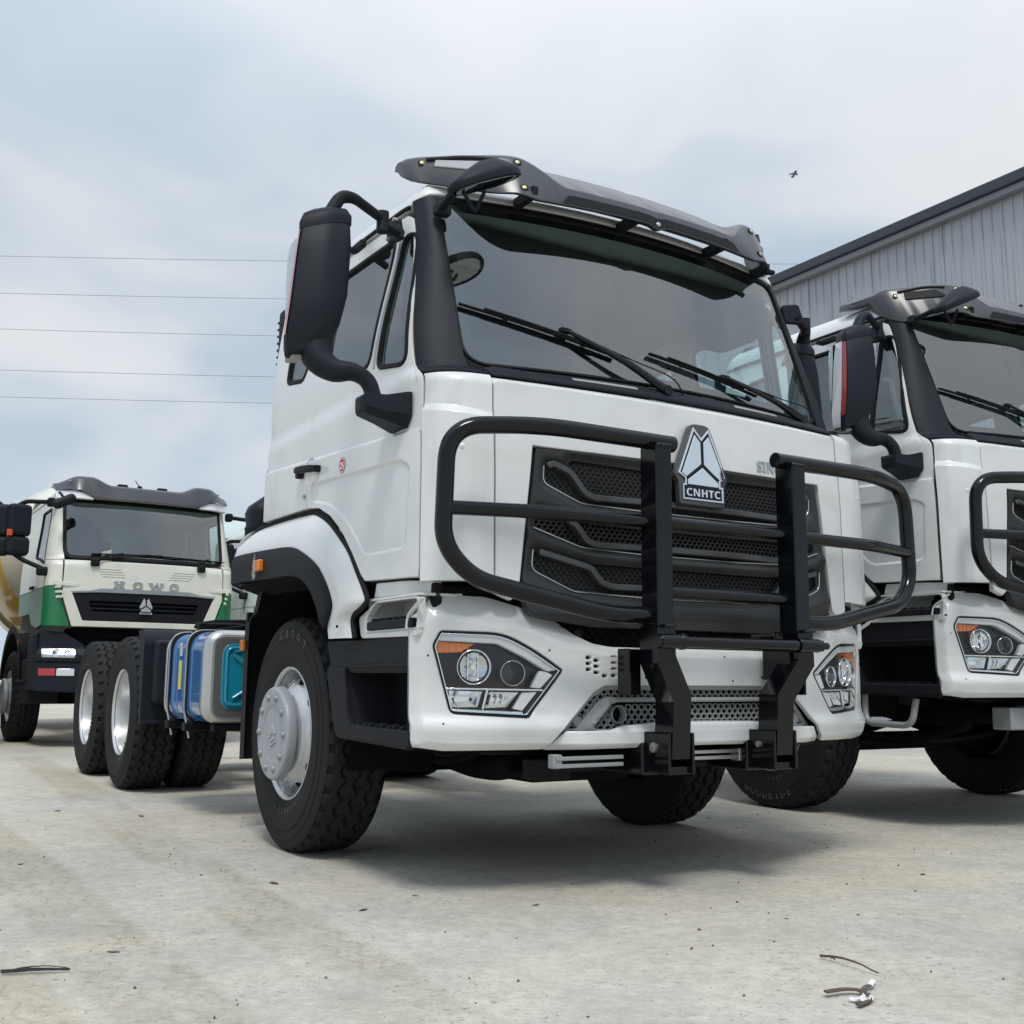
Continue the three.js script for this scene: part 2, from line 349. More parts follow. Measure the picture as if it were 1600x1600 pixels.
const M = {
  white: phy(lin(0.69, 0.705, 0.725), 0.42, { clearcoat: 0.8, clearcoatRoughness: 0.12, map: paintDust }),
  plastic: phy(lin(0.0125, 0.0155, 0.022), 0.5, { specularIntensity: 0.35, bumpMap: grainBump, bumpScale: 0.0004 }),
  plasticDark: phy(lin(0.010, 0.011, 0.014), 0.55, { specularIntensity: 0.35, bumpMap: grainBump, bumpScale: 0.0004 }),
  visor: phy(lin(0.030, 0.033, 0.040), 0.36, { clearcoat: 0.35, clearcoatRoughness: 0.25 }),
  blackGloss: phy(lin(0.004, 0.0045, 0.006), 0.12, { specularIntensity: 0.7 }),
  rubber: phy(lin(0.016, 0.016, 0.017), 0.8, { specularIntensity: 0.3 }),
  seal: phy(lin(0.010, 0.010, 0.011), 0.6, { specularIntensity: 0.35 }),
  tyre: phy(lin(0.023, 0.023, 0.0235), 0.75, { specularIntensity: 0.3, bumpMap: grainBump, bumpScale: 0.0005 }),
  tyreText: std(lin(0.06, 0.06, 0.06), 0.7),
  rim: std(lin(0.60, 0.61, 0.62), 0.36, { metalness: 0.55, roughnessMap: dustRough }),
  hub: std(lin(0.36, 0.38, 0.41), 0.45, { metalness: 0.15 }),
  rimGrey: std(lin(0.30, 0.31, 0.32), 0.5, { metalness: 0.3 }),
  chrome: std(lin(0.86, 0.87, 0.88), 0.08, { metalness: 1 }),
  satin: std(lin(0.55, 0.56, 0.57), 0.3, { metalness: 1 }),
  steel: std(lin(0.45, 0.45, 0.45), 0.4, { metalness: 0.9 }),
  grille: phy(lin(0.036, 0.037, 0.039), 0.38, { specularIntensity: 0.5 }),
  grilleBar: std(lin(0.085, 0.087, 0.09), 0.36, { metalness: 0.4 }),
  greyPlastic: std(lin(0.30, 0.305, 0.31), 0.55, { bumpMap: grainBump, bumpScale: 0.0003 }),
  frame: phy(lin(0.006, 0.0065, 0.008), 0.55, { specularIntensity: 0.3 }),
  under: phy(lin(0.006, 0.006, 0.0065), 0.85, { specularIntensity: 0.2 }),
  amber: phy(lin(0.85, 0.24, 0.02), 0.22, { transmission: 0.35, thickness: 0, clearcoat: 0.6 }),
  amberSolid: phy(lin(0.72, 0.19, 0.015), 0.3, { clearcoat: 0.8, clearcoatRoughness: 0.1 }),
  red: phy(lin(0.42, 0.03, 0.04), 0.35, { clearcoat: 0.6 }),
  redOrange: std(lin(0.6, 0.09, 0.02), 0.4),
  clear: phy(lin(0.97, 0.98, 0.98), 0.02, { transmission: 1, thickness: 0, ior: 1.45 }),
  wrap: phy(lin(0.95, 0.95, 0.95), 0.15, { transmission: 0.8, thickness: 0 }),
  lampWhite: phy(lin(0.75, 0.76, 0.78), 0.25, { clearcoat: 0.8 }),
  brow: std(lin(0.62, 0.63, 0.66), 0.4),
  lampGrey: phy(lin(0.38, 0.39, 0.41), 0.2, { clearcoat: 1, clearcoatRoughness: 0.05 }),
  glass: phy(lin(0.70, 0.84, 0.84), 0, { transmission: 1, thickness: 0, ior: 2.35, specularColor: lin(0.62, 0.86, 0.95) }),
  glassDark: phy(lin(0.55, 0.63, 0.63), 0.02, { transmission: 1, thickness: 0, ior: 1.52 }),
  mirror: std(lin(0.75, 0.80, 0.82), 0.04, { metalness: 1 }),
  interior: std(lin(0.45, 0.455, 0.455), 0.8),
  interiorDark: std(lin(0.07, 0.072, 0.075), 0.75),
  fabric: std(lin(0.10, 0.105, 0.115), 0.95),
  shadeBand: std(lin(0.022, 0.022, 0.021), 0.7),
  tankBlue: phy(lin(0.02, 0.13, 0.36), 0.22, { clearcoat: 0.9, clearcoatRoughness: 0.05 }),
  tankTeal: phy(lin(0.01, 0.22, 0.33), 0.25, { clearcoat: 0.9, clearcoatRoughness: 0.06 }),
  tankMetal: std(lin(0.55, 0.55, 0.54), 0.32, { metalness: 0.9 }),
  yellowTag: std(lin(0.62, 0.55, 0.08), 0.6),
  brass: std(lin(0.75, 0.62, 0.32), 0.3, { metalness: 1 }),
  tan: std(lin(0.42, 0.32, 0.17), 0.8),
};
// ---------- ground ----------
function groundTone(x, z, fine) {
  // concrete: broad pale and grey patches, brownish dust, faint tyre tracks in the dust
  const w = fbm2(x * 0.5 + 9, z * 0.5, 4, 5) - 0.5;
  const a = fbm2(x * 0.22 + w, z * 0.32 + w * 1.4, 5, 11), b = fbm2(x * 0.9 + w * 2, z * 1.3, 5, 23), c = fbm2(x * 4 + 3, z * 4 + w * 4, 4, 37);
  let v = 0.46 + 0.07 * (a - 0.5) * 2 + 0.06 * (b - 0.5) * 2 + 0.05 * (c - 0.5) * 2;
  const grey = sst(0.48, 0.62, fbm2(x * 0.55 + 20, z * 0.8 - 4 + w, 4, 51));
  v *= 1 - 0.06 * grey;
  let r = v * mix(1.07, 1.03, grey), g = v * mix(0.995, 0.985, grey), bl = v * mix(0.83, 0.87, grey);
  if (fine) {
    const s = fbm2(x * 34, z * 34, 3, 61), sp = noise2(x * 95, z * 95, 71), hair = fbm2(x * 9 + w * 6, z * 17 + w * 9, 4, 77);
    const g2 = noise2(x * 190, z * 190, 83);
    let k = 1 + 0.32 * (s - 0.5) + 0.20 * (g2 - 0.5) + 0.16 * (fbm2(x * 13, z * 13, 3, 87) - 0.5) - 0.38 * sst(0.82, 0.93, sp) * sst(0.35, 0.65, c) + 0.08 * sst(0.86, 0.97, noise2(x * 60 + 5, z * 60, 73));
    k -= 0.24 * sst(0.016, 0.0, Math.abs(hair - 0.5)) * sst(0.50, 0.62, fbm2(x * 0.9, z * 0.9 + 40, 3, 79)) * sst(0.35, 0.6, s);
    r *= k; g *= k; bl *= k;
  }
  // tyre tracks: bands of block prints running past the trucks
  for (const [x0, z0, x1, z1, ph] of TRACKS) {
    const dx = x1 - x0, dz = z1 - z0, L = Math.hypot(dx, dz), s = ((x - x0) * dx + (z - z0) * dz) / L, d = ((x - x0) * dz - (z - z0) * dx) / L + (fbm2(s * 0.35, ph, 2, 91) - 0.5) * 0.16;
    if (s < 0 || s > L || Math.abs(d) > 0.19) continue;
    const pres = sst(0.28, 0.52, fbm2(s * 0.7 + ph * 3, d * 2, 3, 95)) * sst(0, 0.4, s) * sst(0, 0.4, L - s);
    const edge = sst(0.17, 0.13, Math.abs(d));
    const wob = (fbm2(s * 6 + ph, d * 9, 3, 97) - 0.5);
    const zig = d + wob * 0.05 + 0.018 * (Math.abs(((s * 11) % 2 + 2) % 2 - 1) - 0.5) * 2;
    const blk = sst(0.012, 0.004, Math.abs((((zig * 14) % 1) + 1) % 1 - 0.5) * 0.07) * 0.8 + sst(0.35, 0.45, Math.abs((((s * 16 + (d > 0 ? 0.5 : 0)) % 1) + 1) % 1 - 0.5)) * 0.5 * sst(0.06, 0.09, Math.abs(d));
    const m = pres * edge * (0.45 + 0.60 * Math.min(1, blk) * sst(0.30, 0.62, fbm2(x * 7 + ph, z * 7, 3, 99)));
    r *= 1 - 0.23 * m; g *= 1 - 0.26 * m; bl *= 1 - 0.32 * m;
  }
  return [r, g, bl];
}
const TRACKS = [[-2.50, 3.9, -2.62, -6.0, 0.3], [-2.10, 3.9, -2.42, -5.0, 1.7], [-1.72, 3.6, -1.38, -7.0, 2.9], [-1.2, 3.9, 2.2, 1.7, 4.1], [0.1, 3.6, 5.5, 1.2, 5.3], [-0.95, 3.9, 3.4, 1.6, 7.7], [-3.4, 4.5, -3.3, -12, 6.6]];
function toSrgb(v) { v = Math.max(0, Math.min(1, v)); return v <= 0.0031308 ? v * 12.92 : 1.055 * Math.pow(v, 1 / 2.4) - 0.055; }
function groundTex(n, x0, z0, size, fine) {
  const d = new Uint8Array(n * n * 4);
  for (let j = 0; j < n; j++) for (let i = 0; i < n; i++) { const c = groundTone(x0 + (i + 0.5) / n * size, z0 + (j + 0.5) / n * size, fine), k = (j * n + i) * 4; for (let q = 0; q < 3; q++) d[k + q] = toSrgb(c[q]) * 255; d[k + 3] = 255; }
  const t = new THREE.DataTexture(d, n, n, THREE.RGBAFormat); t.colorSpace = THREE.SRGBColorSpace; t.magFilter = THREE.LinearFilter; t.minFilter = THREE.LinearMipmapLinearFilter; t.generateMipmaps = true; t.anisotropy = 16; t.needsUpdate = true;
  return t;
}
const concreteBump = noiseTex(512, (u, v) => 0.4 * tileF(u, v, 64, 3, 7) + 0.35 * tileF(u, v, 16, 4, 8) + 0.25 * tileF(u, v, 3, 4, 9), 1);
function sheet(x0, z0, x1, z1, y, tx, tz, ts) {
  const g = new THREE.PlaneGeometry(x1 - x0, z1 - z0, 1, 1); g.rotateX(-PI / 2); g.translate((x0 + x1) / 2, y, (z0 + z1) / 2);
  const p = g.attributes.position, u = g.attributes.uv; for (let i = 0; i < p.count; i++) u.setXY(i, (p.getX(i) - tx) / ts, (p.getZ(i) - tz) / ts);
  return g;
}
{
  const far = groundTex(1536, -26, -36, 48, true); far.wrapS = far.wrapT = THREE.MirroredRepeatWrapping;
  const b1 = concreteBump.clone(); b1.repeat.set(48 / 1.5, 48 / 1.5); b1.needsUpdate = true;
  setting('ground', sheet(-420, -420, 420, 420, 0, -26, -36, 48), std(lin(1, 1, 1), 0.92, { map: far, bumpMap: b1, bumpScale: 0.004 }));
  const near = groundTex(2048, -3.4, -2.2, 6.6, true); near.wrapS = near.wrapT = THREE.ClampToEdgeWrapping;
  const b2 = concreteBump.clone(); b2.repeat.set(6.6 / 0.9, 6.6 / 0.9); b2.needsUpdate = true;
  setting('yard_slab', sheet(-3.4, -2.2, 3.2, 4.4, 0.004, -3.4, -2.2, 6.6), std(lin(1, 1, 1), 0.9, { map: near, bumpMap: b2, bumpScale: 0.006 }));
}
// ---------- warehouse on the right: ribbed sheet wall with eave trim ----------
{
  const X0 = 14, H = 9.45, ZA = -46, ZB = 8;
  const wh = thing('warehouse', 'grey ribbed metal warehouse with dark eave trim behind the right truck', 'building', null);
  const stain = noiseTex(512, (u, v) => {
    const s = tileF(u, 0.5, 48, 3, 3), b = tileF(u, v, 3, 5, 13); const drip = sst(0.56, 0.75, s) * sst(0.4, 0.6, tileF(u, v * 0.5, 12, 3, 17));
    const k = 1 - 0.13 * drip - 0.10 * (b - 0.5); return [k * 0.98, k * 0.985, k];
  }, 1, true); stain.repeat.set(0.5, 0.1);
  const wm = std(lin(0.40, 0.415, 0.45), 0.5, { map: stain, metalness: 0.2 });
  const wm2 = std(lin(0.385, 0.40, 0.435), 0.5, { map: stain, metalness: 0.2 });
  const trim = std(lin(0.035, 0.042, 0.055), 0.5), gutter = std(lin(0.20, 0.21, 0.235), 0.5, { metalness: 0.3 });
  // one sheet: flat pans with narrow raised ribs
  const PW = 0.84, prof = [];
  for (let k = 0; k < 4; k++) { const o = k * 0.21; prof.push([o, 0], [o + 0.15, 0], [o + 0.163, 0.028], [o + 0.187, 0.028], [o + 0.2, 0]); }
  prof.push([PW - 0.004, 0]);
  const pos = [], nor = [], uv = [], idx = [];
  for (let i = 0; i < prof.length - 1; i++) {
    const [a, ha] = prof[i], [b, hb] = prof[i + 1], l = Math.hypot(b - a, hb - ha), nx = -(b - a) / l, nz = -(hb - ha) / l, v = pos.length / 3;
    for (const [z, h, y] of [[a, ha, 0], [b, hb, 0], [a, ha, H], [b, hb, H]]) { pos.push(-h, y, z); nor.push(nx, 0, nz); uv.push(z, y); }
    idx.push(v, v + 1, v + 2, v + 2, v + 1, v + 3);
  }
  const pg = mk(pos, nor, uv, idx);
  let n = 0;
  for (let z = ZA; z < ZB - 0.01; z += PW, n++) {
    const g = pg.clone(); for (let i = 0; i < g.attributes.uv.count; i++) g.attributes.uv.setX(i, g.attributes.uv.getX(i) + z);
    const m = part('wall_panel', g, n % 3 ? wm : wm2, wh); m.position.set(X0 - (n % 2) * 0.004, 0, z);
  }
  part('wall', box(11.7, H - 0.1, ZB - ZA - 0.1, X0 + 5.95, (H - 0.1) / 2 + 0.01, (ZA + ZB) / 2), wm, wh);
  part('eave_trim', rbox(0.4, 0.2, ZB - ZA + 0.5, 0.02, X0 - 0.07, H + 0.11, (ZA + ZB) / 2), trim, wh);
  part('gutter', rbox(0.16, 0.13, ZB - ZA + 0.4, 0.02, X0 - 0.12, H - 0.058, (ZA + ZB) / 2), gutter, wh);
  part('roof', mk([X0 - 0.2, H + 0.2, ZA - .3, X0 - 0.2, H + 0.2, ZB + .3, X0 + 13, H + 0.7, ZA - .3, X0 + 13, H + 0.7, ZB + .3], null, null, [0, 1, 2, 2, 1, 3]), gutter, wh);
}
// ---------- wheels ----------
function tyreGeo(hi) {
  const R = 0.538, N = hi ? 432 : 216, K = hi ? 56 : 28, hw = 0.137, P = 36;
  const tri = s => Math.abs(((s % 1) + 1) % 1 * 2 - 1) * 2 - 1;
  const zz = s => Math.max(-1, Math.min(1, 1.7 * tri(s)));
  const depth = (th, v) => {
    const s = th / (2 * PI) * P; let d = 0;
    for (const [c, ph] of [[-0.47, 0], [0, 0.35], [0.47, 0.7]]) { const q = Math.abs(v - c - 0.075 * zz(s + ph)); d = Math.max(d, 1 - sst(0.035, 0.06, q)); }
    if (Math.abs(v) > 0.74) { const f = ((s * 1.0 + (v > 0 ? 0.5 : 0)) % 1 + 1) % 1; d = Math.max(d, (1 - sst(0.17, 0.24, Math.abs(f - 0.5))) * sst(0.74, 0.8, Math.abs(v))); }
    for (const c of [-0.235, 0.235]) { const f = ((s + (c > 0 ? 0.2 : 0.6)) % 1 + 1) % 1; if (Math.abs(v - c) < 0.17) d = Math.max(d, 0.45 * (1 - sst(0.05, 0.1, Math.abs(f - 0.5)))); }
    return d;
  };
  const pos = [], idx = [];
  for (let i = 0; i <= N; i++) for (let k = 0; k <= K; k++) {
    const th = i / N * 2 * PI, v = k / K * 2 - 1, e = Math.max(0, Math.abs(v) - 0.8) / 0.2;
    const r = R - 0.006 * v * v - 0.012 * e * e - 0.018 * depth(th, v);
    pos.push(v * hw, Math.cos(th) * r, Math.sin(th) * r);
  }
  for (let i = 0; i < N; i++) for (let k = 0; k < K; k++) { const a = i * (K + 1) + k, b = a + K + 1; idx.push(a, a + 1, b, b, a + 1, b + 1); }
  const tread = toCreasedNormals(mk(pos, null, null, idx), 0.7);
  const wall = [[0.285, 0.118], [0.297, 0.135], [0.312, 0.139], [0.33, 0.147], [0.37, 0.156], [0.41, 0.158], [0.43, 0.1575], [0.4305, 0.1595], [0.436, 0.1595], [0.4365, 0.1565], [0.47, 0.152], [0.4705, 0.1545], [0.476, 0.1545], [0.4765, 0.151], [0.495, 0.1475], [0.51, 0.1425], [0.518, 0.1375]];
  const seg = hi ? 120 : 64;
  const rings = [];
  for (let s = 0; s <= seg; s++) { /* shoulder lugs follow the tread pattern */ }
  const side = sgn => { const g = lathe(wall.map(([r, x]) => [r, x * sgn]), seg, 'x'); return g; };
  return merge([tread, side(1), side(-1)]);
}
const tyreHi = tyreGeo(true), tyreLo = tyreGeo(false);
function arcText(str, r, x, a0, da, size, flipUp = false) {       // raised letters round a sidewall, read from -x
  const out = [];
  [...str].forEach((ch, i) => {
    const g = text(ch, size, 0.004), a = a0 + da * i;            // a measured from the top towards +z
    g.rotateZ(flipUp ? PI - a : -a);
    g.translate(r * Math.sin(a), r * Math.cos(a), 0);
    const p = g.attributes.position, n = g.attributes.normal;
    for (let k = 0; k < p.count; k++) { const X = p.getX(k), Y = p.getY(k), Z = p.getZ(k); p.setXYZ(k, x - Z, Y, X); const nx = n.getX(k), ny = n.getY(k), nz = n.getZ(k); n.setXYZ(k, -nz, ny, nx); }
    out.push(g);
  });
  return merge(out);
}
const rimCone = (() => {           // conical disc of a front wheel with ten hand holes
  const rr = 0.235, L = 2 * PI * rr, holes = [];
  for (let i = 0; i < 10; i++) holes.push(sup((i + 0.5) / 10 * L, 0.046, 0.033, 0.025, 14, 2.2));
  const map = (a, b) => { const th = a / rr, t = Math.max(0, Math.min(1, b / 0.13)), r = mix(0.272, 0.175, t * t * 0.35 + t * 0.65), x = mix(-0.045, -0.168, t); return [x, Math.cos(th) * r, Math.sin(th) * r]; };
  return patch([[0, 0], [L, 0], [L, 0.13], [0, 0.13]], map, { holes, t: 0.008, step: 0.03, bev: 0.002, sg: 1 });
})();
const frontRim = merge([lathe([[0.262, 0.13], [0.262, 0.02], [0.270, -0.03], [0.277, -0.07], [0.283, -0.105], [0.289, -0.128], [0.297, -0.139], [0.304, -0.138], [0.304, -0.128], [0.29, -0.115]], 72, 'x'), rimCone, cyl(0.02, 0.02, 0.2, 10, 0.06, 0, 0, 'x')]);
const HX = -0.122;                 // the cap stands this far proud
const hubCap = lathe([[0, -0.0885], [0.05, -0.0885], [0.118, -0.0885], [0.126, -0.0865], [0.132, -0.0945], [0.196, -0.0945], [0.205, -0.092], [0.212, -0.082], [0.213, -0.05], [0.207, -0.046], [0.17, -0.046]], 72, 'x').translate(HX, 0, 0);
const hubBolt = lathe([[0, -0.109], [0.009, -0.1075], [0.0155, -0.102], [0.0165, -0.09]], 12, 'x');
const drumBack = lathe([[0.05, 0.06], [0.262, 0.06], [0.262, 0.12]], 40, 'x');
const hubSockets = (() => { const o = []; for (let i = 0; i < 10; i++) { const a = (i + 0.5) / 10 * 2 * PI, y = Math.cos(a) * 0.166, z = Math.sin(a) * 0.166; o.push(lathe([[0.0165, -0.0958], [0.0225, -0.0958], [0.0235, -0.0945]], 16, 'x').translate(HX, y, z)); } return merge(o); })();
const hubMark = (() => {           // moulded maker's mark on the cap: two slanted leaves over a bar
  const T = g => { const p = g.attributes.position, n = g.attributes.normal; for (let k = 0; k < p.count; k++) { const X = p.getX(k), Y = p.getY(k), Z = p.getZ(k); p.setXYZ(k, -0.0885 - Z, Y, X); const a = n.getX(k), b = n.getY(k), c = n.getZ(k); n.setXYZ(k, -c, b, a); } return g; };
  const o = markShapes(0.105).map(s => ext(s, 0.006, 0.0015)); const g = merge(o); g.translate(0, -0.055, 0); g.rotateZ(0.35); return T(g).translate(HX, 0, 0);
})();
function markShapes(h, bar = true) {      // outlines of the three-part mark, height h, base at y = 0, centred on x = 0
  const k = h / 100, q = a => a.map(([x, y]) => [x * k, y * k]);
  const L = q([[-14, 97], [-4.5, 84], [-3, 52], [-33, 33], [-40, 40]]);
  const R = L.map(([x, y]) => [-x, y]).reverse();
  const B = q([[0, 45], [29, 27], [29, 17], [-29, 17], [-29, 27]]).reverse();
  return bar ? [L, R, B, q([[-36, 0], [36, 0], [36, 11], [-36, 11]])] : [L, R, B];
}
const rearRim = merge([lathe([[0.304, -0.128], [0.304, -0.138], [0.298, -0.139], [0.289, -0.128], [0.284, -0.105], [0.278, -0.08], [0.27, 0.0], [0.262, 0.05], [0.255, 0.085], [0.2, 0.098], [0.15, 0.09], [0.15, 0.13]], 72, 'x'), lathe([[0, 0.0], [0.055, 0.0], [0.075, 0.015], [0.085, 0.06], [0.14, 0.075], [0.15, 0.095]], 40, 'x')]);
const rearBolt = cyl(0.014, 0.016, 0.05, 6, 0, 0, 0, 'x');
const letterGeo = arcText('GA267', 0.452, -0.152, -0.20, 0.175, 0.052);
const smallText = merge([arcText('315/80R22.5', 0.35, -0.1515, 2.4, 0.1, 0.02), arcText('156/150M', 0.35, -0.1515, 4.4, 0.1, 0.02)]);
function frontWheel(parent, x, z, left) {
  const w = grp('wheel', parent); w.position.set(x, 0.536, z); if (left) w.rotation.set(0.6, PI, 0);
  part('tyre', tyreHi, M.tyre, w); part('rim', frontRim, M.rim, w); part('hub_cap', hubCap, M.hub, w);
  for (let i = 0; i < 10; i++) { const a = (i + 0.5) / 10 * 2 * PI; part('wheel_nut', hubBolt, M.rimGrey, w).position.set(HX, Math.cos(a) * 0.166, Math.sin(a) * 0.166); }
  part('brake_drum', drumBack, M.under, w); part('nut_collars', hubSockets, M.rimGrey, w); part('hub_emblem', hubMark, M.hub, w);
  part('tyre_lettering', merge([letterGeo, smallText]), M.tyreText, w);
  return w;
}
function rearWheels(parent, z, left, lo = false) {
  const s = left ? 1 : -1;
  const w = grp('wheel', parent); w.position.set(s * 1.085, 0.536, z); w.rotation.set(z * 2, left ? PI : 0, 0);
  part('tyre', lo ? tyreLo : tyreHi, M.tyre, w); part('rim', rearRim, M.rim, w); for (let i = 0; i < 10; i++) { const a = i / 10 * 2 * PI; part('wheel_nut', rearBolt, M.rimGrey, w).position.set(0.075, Math.cos(a) * 0.168, Math.sin(a) * 0.168); } part('tyre_lettering', smallText, M.tyreText, w);
  const i = grp('inner_wheel', parent); i.position.set(s * 0.74, 0.536, z); i.rotation.set(z * 2 + 1, left ? 0 : PI, 0);
  part('tyre', tyreLo, M.tyre, i); part('rim', rearRim, M.rimGrey, i);
}

// ---------- cab surface of the white tractors ----------
// coordinates of a truck: x to its left side, y up, z forwards, front axle at z = 0
function lerpT(tab, y) { if (y <= tab[0][0]) return tab[0][1]; for (let i = 1; i < tab.length; i++) if (y <= tab[i][0]) { const [a, p] = tab[i - 1], [b, q] = tab[i]; return p + (q - p) * sst(0, 1, (y - a) / (b - a)); } return tab[tab.length - 1][1]; }
function cabSec(y) {
  const lean = Math.max(0, y - 1.985);
  const zc = y < 1.985 ? lerpT([[1.0, 1.572], [1.5, 1.566], [1.9, 1.552], [1.935, 1.548], [1.985, 1.495]], y) : 1.495 - 0.333 * lean - 0.03 * lean * lean;
  const k = lerpT([[1.9, 0.065], [1.985, 0.15]], y);
  const xa = 0.972, zA = zc - k * xa * xa;
  const zb = zA - lerpT([[1.9, 0.28], [2.0, 0.17]], y);
  const xs = lerpT([[1.9, 1.168], [2.0, 1.15], [2.75, 1.045]], y) - 0;    // side half-width at the front end of the side
  const sl = lerpT([[1.9, 0.0], [2.6, -0.045]], y);
  return { zc, k, xa, zA, zb, xs, sl };
}
function cab(u, y) {
  const s = Math.sign(u) || 1, a = Math.abs(u), q = cabSec(y);
  let x, z;
  if (a <= q.xa) { x = a; z = q.zc - q.k * a * a; }
  else if (a < q.xa + 0.273) {
    const t = (a - q.xa) / 0.273, mF = -2 * q.k * q.xa;
    // tangents meet at the control point
    const cz = (q.zA + mF * (q.xs - q.sl * q.zb - q.xa)) / (1 - mF * q.sl), cx = q.xs + q.sl * (cz - q.zb);
    x = (1 - t) * (1 - t) * q.xa + 2 * t * (1 - t) * cx + t * t * q.xs; z = (1 - t) * (1 - t) * q.zA + 2 * t * (1 - t) * cz + t * t * q.zb;
  } else { z = q.zb - (a - q.xa - 0.273); x = q.xs + q.sl * (z - q.zb); }
  return [s * x, y, z];
}
function cabSide(z, y) { const q = cabSec(y); return cab(-(q.xa + 0.273 + q.zb - z), y); }
function segDist(p, a, b) { const dx = b[0] - a[0], dy = b[1] - a[1], t = Math.max(0, Math.min(1, ((p[0] - a[0]) * dx + (p[1] - a[1]) * dy) / (dx * dx + dy * dy))); return Math.hypot(p[0] - a[0] - dx * t, p[1] - a[1] - dy * t); }
function polySD(p, l) { let d = 1e9, ins = false; for (let i = 0, j = l.length - 1; i < l.length; j = i++) { d = Math.min(d, segDist(p, l[j], l[i])); if ((l[i][1] > p[1]) !== (l[j][1] > p[1]) && p[0] < (l[j][0] - l[i][0]) * (p[1] - l[i][1]) / (l[j][1] - l[i][1]) + l[i][0]) ins = !ins; } return ins ? d : -d; }
const doorRecess = fillet([[0.306, 1.659], [1.24, 1.612], [1.285, 1.58], [1.276, 1.262], [0.943, 1.267], [0.745, 1.432], [0.537, 1.53], [0.315, 1.575]], 0.04, 4, true);
function sideRelief(z, y) {
  let d = 0;
  const yl = 1.786 - 0.062 * z;                                   // swage line
  d += 0.011 * (1 - sst(yl - 0.004, yl + 0.012, y));
  d -= 0.008 * sst(-0.002, 0.014, polySD([z, y], doorRecess));
  return d;
}
function sideSkin(z, y) { const p = cabSide(z, y); p[0] -= sideRelief(z, y) * sst(1.45, 1.35, z); return p; }
function cornerSkin(a, y) {                                         // a: distance round the front, to the right side
  const p = cab(-a, y), f = 0.024 * sst(0.86, 1.02, a);
  const yl = 1.752 + 0.026 * sst(0.9, 1.15, a);
  const d = f * (1 - sst(yl - 0.008, yl + 0.028, y));
  const n = a < 0.945 ? [0, 1] : [-(a - 0.945) / 0.3, 1 - (a - 0.945) / 0.3], l = Math.hypot(...n);
  p[0] += n[0] / l * d; p[2] += n[1] / l * d;
  return p;
}
